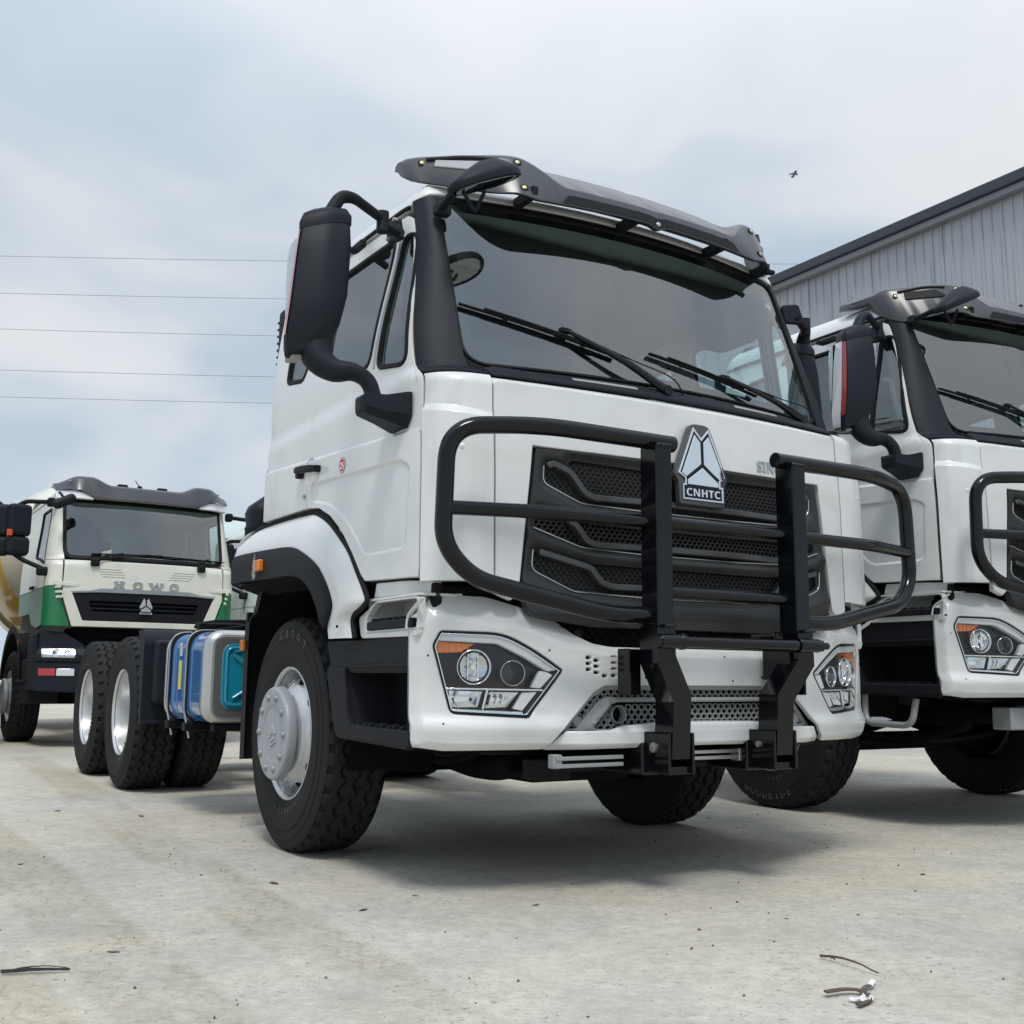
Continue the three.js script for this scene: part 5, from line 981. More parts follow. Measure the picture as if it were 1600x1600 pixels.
  both('door_sill', [(() => { const g = patch([[1.0, 1.10], [1.02, 1.158], [1.40, 1.146], [1.39, 1.095]], (z, y) => [cabSide(Math.min(z, 1.38), 1.16)[0] + 0.012, y, z], { t: 0.03, step: 0.05, bev: 0.004 }); return g; })()], M.white);
  both('step_well', [
    patch(rr([[0.89, 0.945], [0.862, 1.03], [0.955, 1.06], [1.03, 1.088], [1.40, 1.088], [1.40, 0.94]], 0.02, 3), stepS, { holes: [rr([[0.945, 0.972], [0.945, 1.03], [1.02, 1.078], [1.39, 1.076], [1.39, 0.972]], 0.02, 3)], t: 0.03, step: 0.05, bev: 0.004 }),
    box(0.16, 0.14, 0.01, -1.07, 1.03, 0.945), box(0.17, 0.01, 0.46, -1.075, 1.093, 1.17), box(0.17, 0.01, 0.46, -1.075, 0.967, 1.17),
    box(0.02, 0.14, 0.46, -0.99, 1.03, 1.17)], M.white);
  both('well_plug', [cyl(0.017, 0.017, 0.02, 18, -1.005, 1.045, 1.22, 'x')], M.under);
  both('upper_step', [rbox(0.17, 0.035, 0.40, 0.008, -1.088, 0.99, 1.17), ...Array.from({ length: 24 }, (_, i) => rbox(0.028, 0.014, 0.018, 0.004, -1.15 + (i % 4) * 0.038, 1.012, 1.01 + Math.floor(i / 4) * 0.062 + (i % 2) * 0.02))], M.plasticDark);
  both('bumper_bracket', [tube([[-1.165, 1.075, 1.445], [-1.17, 1.06, 1.43], [-1.17, 1.02, 1.35], [-1.168, 0.97, 1.335]], [0.004, 0.012], { fr: 0.02 })], M.white);
  both('corner_bracket', [rbox(0.04, 0.10, 0.04, 0.01, -1.08, 1.09, 1.38), rbox(0.30, 0.08, 0.03, 0.01, -0.93, 1.09, 1.36)], M.plasticDark);
  // --- lower black step box ---
  both('lower_step', [
    patch(rr([[0.50, 0.945], [0.55, 0.842], [0.545, 0.80], [0.63, 0.60], [0.665, 0.546], [1.34, 0.535], [1.345, 0.942]], [0.01, 0.02, 0.02, 0.06, 0.06, 0.01, 0.01], 4), (z, y) => [-1.15 - 0.012 * sst(0.84, 0.83, y), y, z], { holes: [rr([[0.735, 0.832], [0.79, 0.61], [1.335, 0.60], [1.335, 0.832]], [0.02, 0.04, 0.01, 0.01], 4)], t: 0.03, step: 0.05, bev: 0.006 }),
    grid((s, t) => [mix(-1.15, -0.97, t), mix(0.60, 0.832, s), mix(0.735, 0.78, t) + 0.05 * (1 - s)], 5, 4), box(0.01, 0.27, 0.62, -0.965, 0.72, 1.04), rbox(0.22, 0.06, 0.60, 0.01, -1.055, 0.575, 1.06), rbox(0.2, 0.012, 0.62, 0.004, -1.06, 0.838, 1.04), rbox(0.02, 0.10, 0.6, 0.004, -1.05, 0.89, 1.05)], M.plasticDark);
  both('step_treads', Array.from({ length: 40 }, (_, i) => rbox(0.022, 0.012, 0.016, 0.003, -1.145 + (i % 5) * 0.034, 0.61, 0.87 + Math.floor(i / 5) * 0.055 + (i % 2) * 0.012)), M.plasticDark);
  // --- mudguard behind the front wheel ---
  both('mudguard', [grid((s, t) => { const pr = fillet([[0.37, -0.70], [0.90, -0.705], [1.08, -0.70], [1.10, -0.60], [1.13, -0.56], [1.235, -0.50]], 0.05, 4), q = pr[Math.round(t * (pr.length - 1))]; return [mix(-1.135, -0.72, s), q[0], q[1]]; }, 6, 21), grid((s, t) => { const pr = fillet([[0.37, -0.70], [0.90, -0.705], [1.08, -0.70], [1.10, -0.60], [1.13, -0.56], [1.235, -0.50]], 0.05, 4), q = pr[Math.round(t * (pr.length - 1))]; return [-1.135 - 0.0, q[0] + 0.01 * s, q[1] + 0.07 * s]; }, 2, 21), box(0.42, 0.05, 0.03, -0.93, 1.10, -0.66)], M.plasticDark);
  both('mudguard_marker', [rbox(0.02, 0.055, 0.045, 0.006, -1.147, 0.955, -0.69)], M.amberSolid);
  both('air_tank_bracket', [rbox(0.10, 0.22, 0.16, 0.03, -0.9, 1.18, -0.62)], M.plasticDark);
  // --- intake stack and pieces behind the cab ---
  part('air_intake', merge([rbox(0.30, 0.62, 0.14, 0.03, -0.945, 2.42, -0.43), ...Array.from({ length: 14 }, (_, i) => rbox(0.012, 0.014, 0.11, 0.004, -1.097, 2.15 + i * 0.038, -0.43, 0.3)), tube([[-0.93, 2.15, -0.46], [-0.9, 1.8, -0.47], [-0.75, 1.4, -0.5]], 0.09, { fr: 0.2 })]), M.plasticDark, T);
  part('air_filter_cover', toCreasedNormals(blob([[1.58, 0.4], [1.60, 0.9], [1.68, 1.0], [1.72, 0.9], [1.78, 0.35]].map(([y, k]) => sup(0, 0, 0.14 * k, 0.10 * k, 18, 3).map(([a, b]) => [-0.97 + a, y, -0.86 + b - 0.2 * (y - 1.6) * -0.5]))), 0.8), M.plastic, T);
  part('filter_post', merge([rbox(0.06, 0.9, 0.06, 0.01, -0.93, 1.2, -0.84)]), M.plasticDark, T);
  // --- fuel tank ---
  {
    const tk = grp('fuel_tank', T); tk.position.z = -0.13;
    const sec = (g = 0) => rr([[-1.215 - g, 0.535 - g], [-0.58 + g, 0.535 - g], [-0.58 + g, 1.045 + g], [-1.215 - g, 1.045 + g]], 0.11, 8);
    part('tank_body', ext(sec(), 0.78, 0.004).translate(0, 0, -1.87), M.tankBlue, tk, 'glossy blue tank body');
    for (const z of [-1.80, -1.715, -1.66, -1.60, -1.47, -1.42, -1.36, -1.30]) part('tank_rib', ext(sec(0.003), 0.022, 0.006, [inset(sec(0.003), 0.02).reverse()]).translate(0, 0, z), M.tankBlue, tk);
    part('tank_end', ext(sec(0.004), 0.11, 0.05, [], 6).translate(0, 0, -1.10), M.tankMetal, tk, 'bare metal end cap');
    part('tank_end', ext(sec(0.004), 0.06, 0.03, [], 5).translate(0, 0, -1.905), M.tankMetal, tk, 'bare metal end cap');
    const well = rr([[-1.125, 0.61], [-0.70, 0.61], [-0.70, 0.975], [-1.125, 0.975]], 0.07, 6);
    part('end_recess', ext(well, 0.012, 0.004).translate(0, 0, -0.996), M.tankTeal, tk, 'glossy teal recessed panel');
    part('end_bead', merge([tube(inset(well, 0.025).map(([x, y]) => [x, y, -0.982]), 0.010, { closed: true, rs: 8 }), tube([[-1.06, 0.91, -0.98], [-0.95, 0.82, -0.98]], 0.012), tube([[-1.06, 0.67, -0.98], [-0.95, 0.74, -0.98]], 0.012), tube([[-1.06, 0.93, -0.98], [-0.88, 0.95, -0.98]], 0.009)]), M.tankTeal, tk);
    for (const z of [-1.75, -1.35]) { part('tank_strap', ext(sec(0.012), 0.03, 0.004, [inset(sec(0.012), 0.008).reverse()]).translate(0, 0, z - 0.015), M.rubber, tk); part('strap_wire', merge([ext(sec(0.020), 0.012, 0.004, [inset(sec(0.020), 0.010).reverse()]).translate(0, 0, z - 0.006), tube([[-1.225, 0.58, z], [-1.21, 0.50, z + 0.02], [-1.20, 0.44, z + 0.025]], 0.007)]), M.steel, tk); }
    part('tank_label', box(0.003, 0.17, 0.05, -1.2165, 0.80, -1.535), M.yellowTag, tk);
    part('tank_sticker', box(0.003, 0.08, 0.04, -1.2165, 0.95, -1.535), M.lampWhite, tk);
    part('tank_saddle', merge([rbox(0.66, 0.05, 0.08, 0.01, -0.9, 0.505, -1.35), rbox(0.66, 0.05, 0.08, 0.01, -0.9, 0.505, -1.75), rbox(0.5, 0.04, 0.06, 0.01, -0.9, 0.51, -1.05)]), M.frame, tk);
    part('top_bracket', merge([rbox(0.3, 0.02, 0.06, 0.004, -1.02, 1.07, -1.48, 0, 0.2, 0.12), rbox(0.1, 0.05, 0.05, 0.008, -1.1, 1.08, -1.44)]), M.frame, tk);
    part('drain_valve', merge([rbox(0.10, 0.13, 0.06, 0.01, -0.82, 0.80, -0.965), cyl(0.02, 0.02, 0.06, 12, -0.95, 0.77, -0.96, 'z'), rbox(0.06, 0.10, 0.05, 0.01, -0.80, 0.66, -0.965)]), M.rimGrey, tk);
  }
    part('air_reservoir', merge([cyl(0.15, 0.15, 0.9, 28, 0.85, 0.75, -1.4, 'z'), rbox(0.5, 0.5, 0.9, 0.06, 0.86, 0.78, -2.0).translate(0, 0, -0.1)]), M.frame, T);
  // --- rear wheel shields ---
  both('rear_fender', [
    grid((s, t) => { const pr = fillet([[0.485, -2.56], [1.03, -2.56], [1.10, -2.61], [1.108, -2.80]], [0, 0.05, 0.05, 0], 5), q = pr[Math.round(t * (pr.length - 1))]; return [mix(-1.235, -0.62, s), q[0], q[1]]; }, 8, 13),
    grid((s, t) => { const a = mix(0, 1, t), y = mix(0.485, 1.10, a); return [-1.235, y, -2.56 - 0.05 * s - (y > 1.03 ? (y - 1.03) * 0.8 : 0) - 0.09 * s * a]; }, 4, 12),
    rbox(0.48, 0.42, 0.13, 0.03, -0.94, 0.82, -2.52), rbox(0.6, 0.02, 0.12, 0.005, -0.93, 0.49, -2.60)], M.plastic);
  both('shield_clip', [rbox(0.05, 0.035, 0.012, 0.004, -1.10, 1.012, -2.50)], M.lampWhite);
  both('shield_lamp', [rbox(0.06, 0.055, 0.012, 0.006, -1.08, 0.90, -2.452), cyl(0.013, 0.013, 0.02, 14, -1.08, 0.90, -2.445, 'z')], M.rimGrey);
  // --- frame ---
  both('frame_rail', [rbox(0.08, 0.28, 6.6, 0.01, -0.43, 0.93, -2.15)], M.frame);
  part('cross_member', merge([-0.9, -2.0, -3.9, -5.3].map(z => rbox(0.84, 0.18, 0.1, 0.01, 0, 0.92, z))), M.frame, T);
  part('gearbox', merge([rbox(0.45, 0.45, 1.1, 0.1, 0, 0.82, -0.6), cyl(0.06, 0.06, 2.4, 16, 0, 0.66, -2.2, 'z')]), M.under, T);
  part('fifth_wheel', merge([extY(fillet([[-0.45, -0.4], [0.45, -0.4], [0.45, 0.25], [0.2, 0.45], [-0.2, 0.45], [-0.45, 0.25]], 0.08, 4, true), 1.19, 1.24, 0.006).translate(0, 0, -3.95), rbox(0.8, 0.1, 0.5, 0.02, 0, 1.13, -3.95)]), M.frame, T);
  for (const z of [-3.236, -4.586]) part('rear_axle', merge([cyl(0.09, 0.09, 1.7, 18, 0, 0.536, z, 'x'), new THREE.SphereGeometry(0.23, 20, 14).translate(0, 0.56, z), cyl(0.2, 0.2, 0.2, 24, -0.62, 0.536, z, 'x'), cyl(0.2, 0.2, 0.2, 24, 0.62, 0.536, z, 'x')]), M.frame, T);
  both('rear_spring', [tube([[-0.5, 0.66, -3.1], [-0.5, 0.82, -3.9], [-0.5, 0.66, -4.7]], [0.06, 0.05], { fr: 0.5, rs: 8 })], M.frame);
  part('air_lines', merge([tube(spline([[-0.2, 1.1, -0.9], [-0.3, 1.28, -1.3], [-0.35, 1.22, -2.0], [-0.2, 1.2, -2.6]], 20), 0.014), tube(spline([[-0.6, 1.06, -1.6], [-0.85, 1.12, -1.9], [-1.0, 1.11, -2.2], [-0.7, 1.09, -2.4]], 18), 0.009)]), M.rubber, T);
  part('under_clutter', merge([rbox(0.2, 0.16, 0.2, 0.03, -0.72, 0.52, -0.95), rbox(0.12, 0.2, 0.1, 0.03, -0.62, 0.5, -1.1), cyl(0.05, 0.05, 0.2, 14, -0.7, 0.43, -1.0, 'z')]), M.under, T);
  // --- wheels ---
  frontWheel(T, -0.992, 0, false); frontWheel(T, 0.992, 0, true);
  for (const z of [-3.236, -4.586]) for (const l of [false, true]) rearWheels(T, z, l, l);
}
const phyLens = phy(lin(0.9, 0.93, 0.95), 0.03, { transmission: 1, thickness: 0.03, ior: 1.5 });
function buildInside(T) {
  // headliner, shelf, dashboard, seats, wheel
  const c = grp('cab_interior', T);
  part('headliner', merge([rbox(2.0, 0.03, 1.35, 0.01, 0, 2.725, 0.33), rbox(1.96, 0.19, 0.30, 0.04, 0, 2.615, 0.84)]), M.interiorDark, c);
  part('sun_blind', merge([rbox(0.86, 0.26, 0.016, 0.006, -0.45, 2.63, 1.035, -0.35), rbox(0.80, 0.26, 0.016, 0.006, 0.42, 2.63, 1.035, -0.35)]), M.shadeBand, c);
  part('dashboard', merge([rbox(2.1, 0.30, 0.34, 0.06, 0, 1.80, 1.20), rbox(2.08, 0.05, 0.20, 0.02, 0, 1.95, 1.26, 0.08), rbox(0.62, 0.16, 0.25, 0.05, 0.52, 1.99, 1.06), rbox(0.5, 0.5, 0.3, 0.06, 0, 1.6, 1.0)]), M.interiorDark, c);
  part('door_lining', merge([-1, 1].map(s => rbox(0.04, 0.50, 1.0, 0.02, s * 1.10, 1.80, 0.72))), M.interiorDark, c);
  part('rear_lining', merge([rbox(2.14, 0.46, 0.04, 0.01, 0, 1.79, -0.28), rbox(2.1, 0.2, 0.04, 0.01, 0, 2.62, -0.28), rbox(0.5, 0.5, 0.04, 0.01, -0.82, 2.28, -0.28), rbox(0.5, 0.5, 0.04, 0.01, 0.82, 2.28, -0.28)]), M.interior, c);
  part('cab_floor', rbox(1.46, 0.05, 1.7, 0.01, 0, 1.46, 0.45), M.interiorDark, c);
  for (const s of [-1, 1]) part('seat', merge([rbox(0.52, 0.16, 0.52, 0.06, s * 0.6, 1.68, 0.32), tf(rbox(0.52, 0.72, 0.15, 0.06), s * 0.6, 2.02, 0.04, -0.15), rbox(0.30, 0.20, 0.11, 0.05, s * 0.6, 2.45, -0.02, -0.12), rbox(0.4, 0.4, 0.4, 0.04, s * 0.6, 1.4, 0.32)]), M.fabric, c);
  part('steering_wheel', merge([tf(new THREE.TorusGeometry(0.22, 0.017, 10, 40), 0.55, 1.98, 0.86, -0.95), tf(rbox(0.40, 0.06, 0.03, 0.01), 0.55, 1.98, 0.86, -0.95), tf(rbox(0.14, 0.14, 0.05, 0.02), 0.55, 1.98, 0.87, -0.95)]), M.seal, c);
  part('grab_handle', tube([[-0.98, 2.12, 0.98], [-0.97, 2.12, 1.02], [-0.95, 2.40, 0.94], [-0.96, 2.40, 0.90]], 0.014, { fr: 0.03 }), M.interior, c);
}
// ---------- mixer trucks in the row behind ----------
function mixSec(y) {
  const lean = Math.max(0, y - 2.06), zc = 1.42 - 0.02 * Math.abs(y - 1.7) - 0.32 * lean, k = lerpT([[2.0, 0.06], [2.12, 0.13]], y), xa = 0.9, zA = zc - k * xa * xa, zb = zA - 0.2, xs = lerpT([[1.9, 1.06], [2.8, 0.99]], y);
  return { zc, k, xa, zA, zb, xs };
}
function mixCab(u, y) {
  const s = Math.sign(u) || 1, a = Math.abs(u), q = mixSec(y); let x, z;
  if (a <= q.xa) { x = a; z = q.zc - q.k * a * a; }
  else if (a < q.xa + 0.26) { const t = (a - q.xa) / 0.26, mF = -2 * q.k * q.xa, cx = q.xs, cz = q.zA + mF * (q.xs - q.xa); x = (1 - t) ** 2 * q.xa + 2 * t * (1 - t) * cx + t * t * q.xs; z = (1 - t) ** 2 * q.zA + 2 * t * (1 - t) * cz + t * t * q.zb; }
  else { z = q.zb - (a - q.xa - 0.26); x = q.xs; }
  return [s * x, y, z];
}
function mixSide(z, y) { const q = mixSec(y); return mixCab(-(q.xa + 0.26 + q.zb - z), y); }
function makeMixer(label, pose, turn, paint, lower, drumMat, lettered) {
  const T = thing('mixer_truck', label, 'truck', 'mixer trucks parked in the row behind', pose, turn);
  const both = (name, geo, mat, parent = T) => { const g = Array.isArray(geo) ? merge(geo) : clean(geo); return [part(name, g, mat, parent), part(name, mir(g), mat, parent)]; };
  const rr = (l, r, n = 4) => fillet(l, r, n, true);
  // front panel and grille opening
  part('front_panel', patch([[-0.89, 2.075], [0.89, 2.075], [0.9, 1.68], [0.78, 1.33], [-0.78, 1.33], [-0.9, 1.68]], mixCab, { holes: [rr([[-0.80, 1.715], [0.80, 1.715], [0.67, 1.395], [-0.67, 1.395]], 0.02)], t: 0.03, step: 0.08, bev: 0.006 }), paint, T);
  for (const s of [-1, 1]) for (let k = 0; k < 4; k++) part('vent_louvre', tube([[s * (0.30 + k * -0.02), 0, 0], [s * (0.55 - k * 0.02), 0, 0]].map(p => mixCab(p[0], 1.985 - k * 0.028)), [0.006, 0.008], { rs: 6 }), paint, T);
  part('grille_surround', patch(rr([[-0.80, 1.712], [0.80, 1.712], [0.67, 1.398], [-0.67, 1.398]], 0.02), mixCab, { holes: [rr([[-0.62, 1.62], [0.62, 1.62], [0.57, 1.50], [-0.57, 1.50]], 0.02)], t: 0.03, off: -0.006, step: 0.08, bev: 0.004 }), M.plasticDark, T);
  part('grille_backing', patch([[-0.63, 1.63], [0.63, 1.63], [0.58, 1.49], [-0.58, 1.49]], mixCab, { t: 0, off: -0.05, step: 0.2 }), M.under, T);
  for (const y of [1.535, 1.585]) part('grille_bar', tube([-0.58, -0.2, 0.2, 0.58].map(x => { const p = mixCab(x, y); return [p[0], p[1], p[2] - 0.03]; }), 0.009, { rs: 6 }), M.plastic, T);
  part('grille_trim', patch([[-0.79, 1.70], [-0.81, 1.725], [-0.62, 1.735], [-0.5, 1.765], [0.5, 1.765], [0.62, 1.735], [0.81, 1.725], [0.79, 1.70], [0.5, 1.715], [-0.5, 1.715]], mixCab, { t: 0.02, off: 0.008, step: 0.06, bev: 0.004 }), M.satin, T);
  if (lettered) {
    [...'HOWO'].forEach((ch, i) => { const g = text(ch, 0.075, 0.02, fontSerif); g.scale(1.55, 1, 1); const x = -0.31 + i * 0.205, p = mixCab(x, 1.815); part('front_letter', tf(g, x, 1.815, p[2] + 0.004, 0, -0.1 * x, 0), M.chrome, T); });
    const em = grp('emblem', T); em.position.set(0, 1.485, 1.43);
    for (const s of markShapes(0.19)) part('emblem_plate', ext(s, 0.012, 0.002), M.chrome, em);
    { const g = text('HOWO', 0.017, 0.004); g.scale(1.4, 1, 1); part('emblem_lettering', tf(g, 0, 0.0105, 0.011), M.under, em); }
  }
  // corners, doors, sides
  const cpo = [[0.905, 2.07], [1.14, 2.07], [1.14, 1.33], [0.80, 1.33], [0.915, 1.68]];
  both('corner_panel', patch([[0.905, 2.07], [1.14, 2.07], [1.14, 1.775], [0.99, 1.775], [0.93, 1.80], [0.905, 1.80]], (a, y) => mixCab(-a, y), { t: 0.03, step: 0.05, bev: 0.005, sg: -1 }), paint);
  both('lower_corner', patch([[0.91, 1.795], [0.94, 1.79], [0.99, 1.77], [1.14, 1.77], [1.14, 1.33], [0.80, 1.33], [0.86, 1.5], [0.915, 1.68]], (a, y) => mixCab(-a, y), { t: 0.03, step: 0.05, bev: 0.005, sg: -1 }), lower);
  both('corner_vane', [0, 1, 2].map(k => rbox(0.02, 0.03, 0.10, 0.006, -0.95 + k * 0.01, 1.76 - k * 0.055, 1.40, 0, 0.5)), paint);
  both('swage_fin', [tf(ext(rr([[-0.14, 0], [0.10, -0.01], [0.16, 0.015], [-0.02, 0.04], [-0.14, 0.05]], 0.01), 0.02, 0.004), -0.86, 1.78, mixCab(0.86, 1.8)[2] - 0.004)], paint);
  const win = rr([[0.38, 2.15], [0.36, 2.70], [0.93, 2.70], [1.08, 2.02], [0.7, 2.10]], 0.05);
  const doorU = patch([[0.28, 1.77], [0.28, 2.80], [0.95, 2.80], [1.0, 2.72], [1.145, 2.08], [1.145, 1.77]], mixSide, { holes: [win], t: 0.03, step: 0.07, bev: 0.004 });
  for (const [k, d] of both('door', doorU, paint).entries()) {
    const f = k ? mir : (g => g), [o, i] = ring(win, 0.025);
    part('window_seal', f(patch(o, mixSide, { holes: [i], t: 0.02, off: 0.004, step: 0.08 })), M.seal, d);
    part('window_glass', f(patch(i, mixSide, { t: 0, off: -0.01, step: 0.1 })), M.glass, d);
    part('door_handle', f(rbox(0.03, 0.035, 0.2, 0.01, -1.075, 1.80, 0.42)), M.plasticDark, d);
  }
  both('door_lower', patch([[0.28, 1.765], [1.145, 1.765], [1.145, 1.34], [0.8, 1.32], [0.5, 1.36], [0.28, 1.5]], mixSide, { t: 0.03, step: 0.07, bev: 0.004 }), lower);
  both('side_panel', patch([[0.272, 1.77], [0.272, 2.80], [-0.55, 2.80], [-0.55, 1.77]], mixSide, { t: 0.03, step: 0.1, bev: 0.004 }), paint);
  both('side_lower', patch([[0.272, 1.765], [0.272, 1.5], [-0.55, 1.5], [-0.55, 1.765]], mixSide, { t: 0.03, step: 0.1, bev: 0.004 }), lower);
  part('rear_wall', patch([[-1.03, 1.3], [1.03, 1.3], [0.98, 2.8], [-0.98, 2.8]], (x, y) => [x, y, -0.55], { holes: [[[-0.62, 2.2], [0.0, 2.2], [0.0, 2.55], [-0.62, 2.55]]], t: 0.03, step: 0.3, sg: -1 }), paint, T);
  { const base = []; for (let i = 0; i <= 60; i++) { const u = -2.66 + 5.32 * i / 60, p = mixCab(u, 2.8); base.push([p[0], Math.max(p[2], -0.55)]); } const B = area(base) < 0 ? base.slice().reverse() : base; const rg = []; for (let k = 0; k <= 6; k++) { const a = k / 6 * PI / 2; rg.push(inset(B, 0.12 * (1 - Math.cos(a))).map(([x, z]) => [x, 2.8 + 0.13 * Math.sin(a), z])); } rg.push(rg[6].map(([x, y, z]) => [x * 0.3, y + 0.02, mix(0.3, z, 0.3)])); part('roof', blob(rg), paint, T); }
  // pillars, windscreen
  both('pillar', patch([[0.89, 2.075], [1.14, 2.075], [1.10, 2.83], [0.89, 2.83]], (a, y) => mixCab(-a, y), { t: 0.03, step: 0.06, bev: 0.005, sg: -1 }), paint);
  const ws = rr([[-0.905, 2.085], [0.905, 2.085], [0.91, 2.80], [-0.91, 2.80]], [0.12, 0.12, 0.04, 0.04], 6), [wo, wi] = ring(ws, 0.04);
  const g = part('windscreen', patch(wi, mixCab, { t: 0, off: 0.008, step: 0.1 }), M.glass, T);
  part('windscreen_seal', patch(wo, mixCab, { holes: [wi], t: 0.02, off: 0.012, step: 0.08, bev: 0.004 }), M.seal, g);
  for (const [b, t] of [[-0.58, 0.16], [0.62, 0.85]]) {
    const w = grp('wiper', T), P = (x, y, o) => { const p = mixCab(x, y); return [p[0], p[1], p[2] + o]; };
    part('wiper_arm', merge([tube([P(b, 2.04, 0.05), P(b - 0.06 * Math.sign(b), 2.12, 0.06), P(mix(b, t, 0.4), 2.165, 0.06)], 0.012, { fr: 0.05, rs: 8 }), rbox(0.1, 0.09, 0.04, 0.02, ...P(b, 2.05, 0.03))]), M.plasticDark, w);
    const t2 = b < 0 ? 0.16 : -0.02; part('wiper_blade', tube([P(b < 0 ? -0.62 : 0.92, 2.15, 0.035), P(mix(b, t2, 0.5), 2.16, 0.035), P(t2, 2.17, 0.035)], [0.008, 0.014], { rs: 6 }), M.seal, w);
  }
  // roof visor with pale ends
  {
    const vs = grp('sun_visor', T), N = 40, rg = [], H = 1.0;
    for (let i = 0; i <= N; i++) { const x = -H + 2 * H * i / N, ax = Math.abs(x), up = sst(0.38, 0.62, ax), yt = mix(2.99, 3.075, up) - 0.09 * sst(0.75, 1.0, ax), yb = 2.80 + 0.085 * sst(0.58, 0.78, ax), z = 1.30 - 0.1 * x * x - 0.12 * sst(0.75, 1.02, ax); rg.push(fillet([[z - 0.04, yb + 0.01], [z, yb], [z - 0.10, yt - 0.03], [z - 0.16, yt], [z - 0.30, yt - 0.04], [z - 0.25, yb + 0.06]], 0.02, 3, true).map(([zz, y]) => [x, y, zz])); }
    part('visor_shell', toCreasedNormals(blob(rg), 0.6), M.visor, vs);
    for (const x of [-0.86, -0.2, -0.2, 0.2, 0.2, 0.86]) part('visor_bolt', cyl(0.012, 0.012, 0.02, 10, x, x === -0.2 || x === 0.2 ? 2.92 : 3.0, 1.28 - 0.12 * x * x - 0.06, 'z'), M.satin, vs);
    for (const s of [-1, 1]) part('visor_end', patch(rr([[s * 0.60, 2.79], [s * 0.99, 2.79], [s * 1.0, 2.895], [s * 0.80, 2.885], [s * 0.66, 2.86]], 0.02), (x, y) => [x, y, 1.285 - 0.1 * x * x - 0.3 * (y - 2.79) - 0.10 * sst(0.75, 1.02, Math.abs(x))], { t: 0.03, step: 0.06, bev: 0.004 }), M.lampWhite, vs);
    for (const x of [-0.26, 0.2]) part('roof_beacon', rbox(0.12, 0.05, 0.08, 0.02, x, 3.0, 1.05), M.plasticDark, vs);
    part('aerial', merge([rbox(0.05, 0.05, 0.05, 0.01, -0.05, 3.01, 1.0), tube([[-0.05, 3.02, 1.0], [-0.1, 3.10, 0.98]], 0.005)]), M.plasticDark, vs);
  }
  // mirrors
  for (const sd of [0, 1]) {
    const f = sd ? mir : (q => q), m = grp('side_mirror', T);
    part('mirror_housing', f(merge([rbox(0.25, 0.36, 0.16, 0.05, -1.36, 2.50, 1.10, 0, 0.25), rbox(0.25, 0.22, 0.16, 0.06, -1.36, 2.21, 1.10, 0, 0.25)])), M.plastic, m);
    part('mirror_indicator', f(rbox(0.06, 0.07, 0.02, 0.01, -1.455, 2.345, 1.205, 0, 0.25)), M.redOrange, m);
    part('mirror_arm', f(merge([tube([[-1.38, 2.66, 1.10], [-1.30, 2.72, 1.1], [-1.02, 2.74, 1.08]], 0.025, { fr: 0.06 }), tube([[-1.38, 2.12, 1.1], [-1.3, 2.06, 1.12], [-1.1, 1.97, 1.2]], 0.025, { fr: 0.06 }), rbox(0.20, 0.10, 0.08, 0.03, -1.06, 1.935, 1.22), rbox(0.08, 0.10, 0.1, 0.02, -1.03, 2.74, 1.06)])), M.plasticDark, m);
    if (!sd) { const fm = grp('front_mirror', T); part('mirror_housing', tf(rbox(0.26, 0.11, 0.12, 0.05), -0.95, 2.71, 1.42, 0, 0, 0.5), M.plastic, fm); part('mirror_arm', tube([[-0.95, 2.74, 1.40], [-0.98, 2.82, 1.3], [-0.97, 2.84, 1.18]], 0.015, { fr: 0.04 }), M.plasticDark, fm); }
  }
  // bumper of black plastic with lamp corners
  const bs = (x, y) => [x, y, 1.44 - 0.08 * x * x - 0.08 * x ** 4 + 0.05 * sst(1.1, 1.0, y) - 0.02];
  part('bumper', merge([patch(rr([[-1.12, 0.62], [-0.66, 0.60], [0.66, 0.60], [1.12, 0.62], [1.13, 1.12], [1.06, 1.28], [0.84, 1.26], [0.62, 1.12], [0.58, 0.98], [-0.58, 0.98], [-0.62, 1.12], [-0.84, 1.26], [-1.06, 1.28], [-1.13, 1.12]], 0.03), bs, { t: 0.06, step: 0.06, bev: 0.015 }), rbox(2.16, 0.5, 0.3, 0.05, 0, 0.88, 1.10)]), M.plastic, T);
  both('bumper_side', [rbox(0.04, 0.62, 0.45, 0.02, -1.105, 0.94, 1.02)], M.plastic);
  for (const s of [-1, 1]) {
    const h = grp('headlamp', T), b2 = o => (x, y) => { const p = bs(x, y); p[2] += o; return p; };
    part('lamp_bowl', patch(rr([[s * 1.05, 0.985], [s * 1.055, 1.085], [s * 0.72, 1.08], [s * 0.725, 0.98]], 0.015), b2(0.004), { t: 0.01, step: 0.06, bev: 0.003 }), M.satin, h);
    for (const [x, r] of [[0.91, 0.042], [0.80, 0.036]]) part('lamp_reflector', lathe([[0, 0.002], [r * 0.5, 0.006], [r, 0.016], [r * 1.08, 0.012]], 24, 'z').translate(s * x, 1.032, bs(s * x, 1.03)[2] + 0.006), M.chrome, h);
    part('lamp_lens', patch(rr([[s * 1.05, 0.985], [s * 1.055, 1.085], [s * 0.72, 1.08], [s * 0.725, 0.98]], 0.015), b2(0.026), { t: 0, step: 0.08 }), M.clear, h);
    part('fog_lamp', patch(rr([[s * 0.90, 0.785], [s * 0.90, 0.865], [s * 0.72, 0.865], [s * 0.72, 0.785]], 0.01), b2(0.006), { t: 0.01, step: 0.06, bev: 0.003 }), M.chrome, h);
    part('turn_lamp', patch(rr([[s * 1.07, 0.785], [s * 1.075, 0.865], [s * 0.91, 0.865], [s * 0.91, 0.785]], 0.01), b2(0.006), { t: 0.01, step: 0.06, bev: 0.003 }), M.red, h);
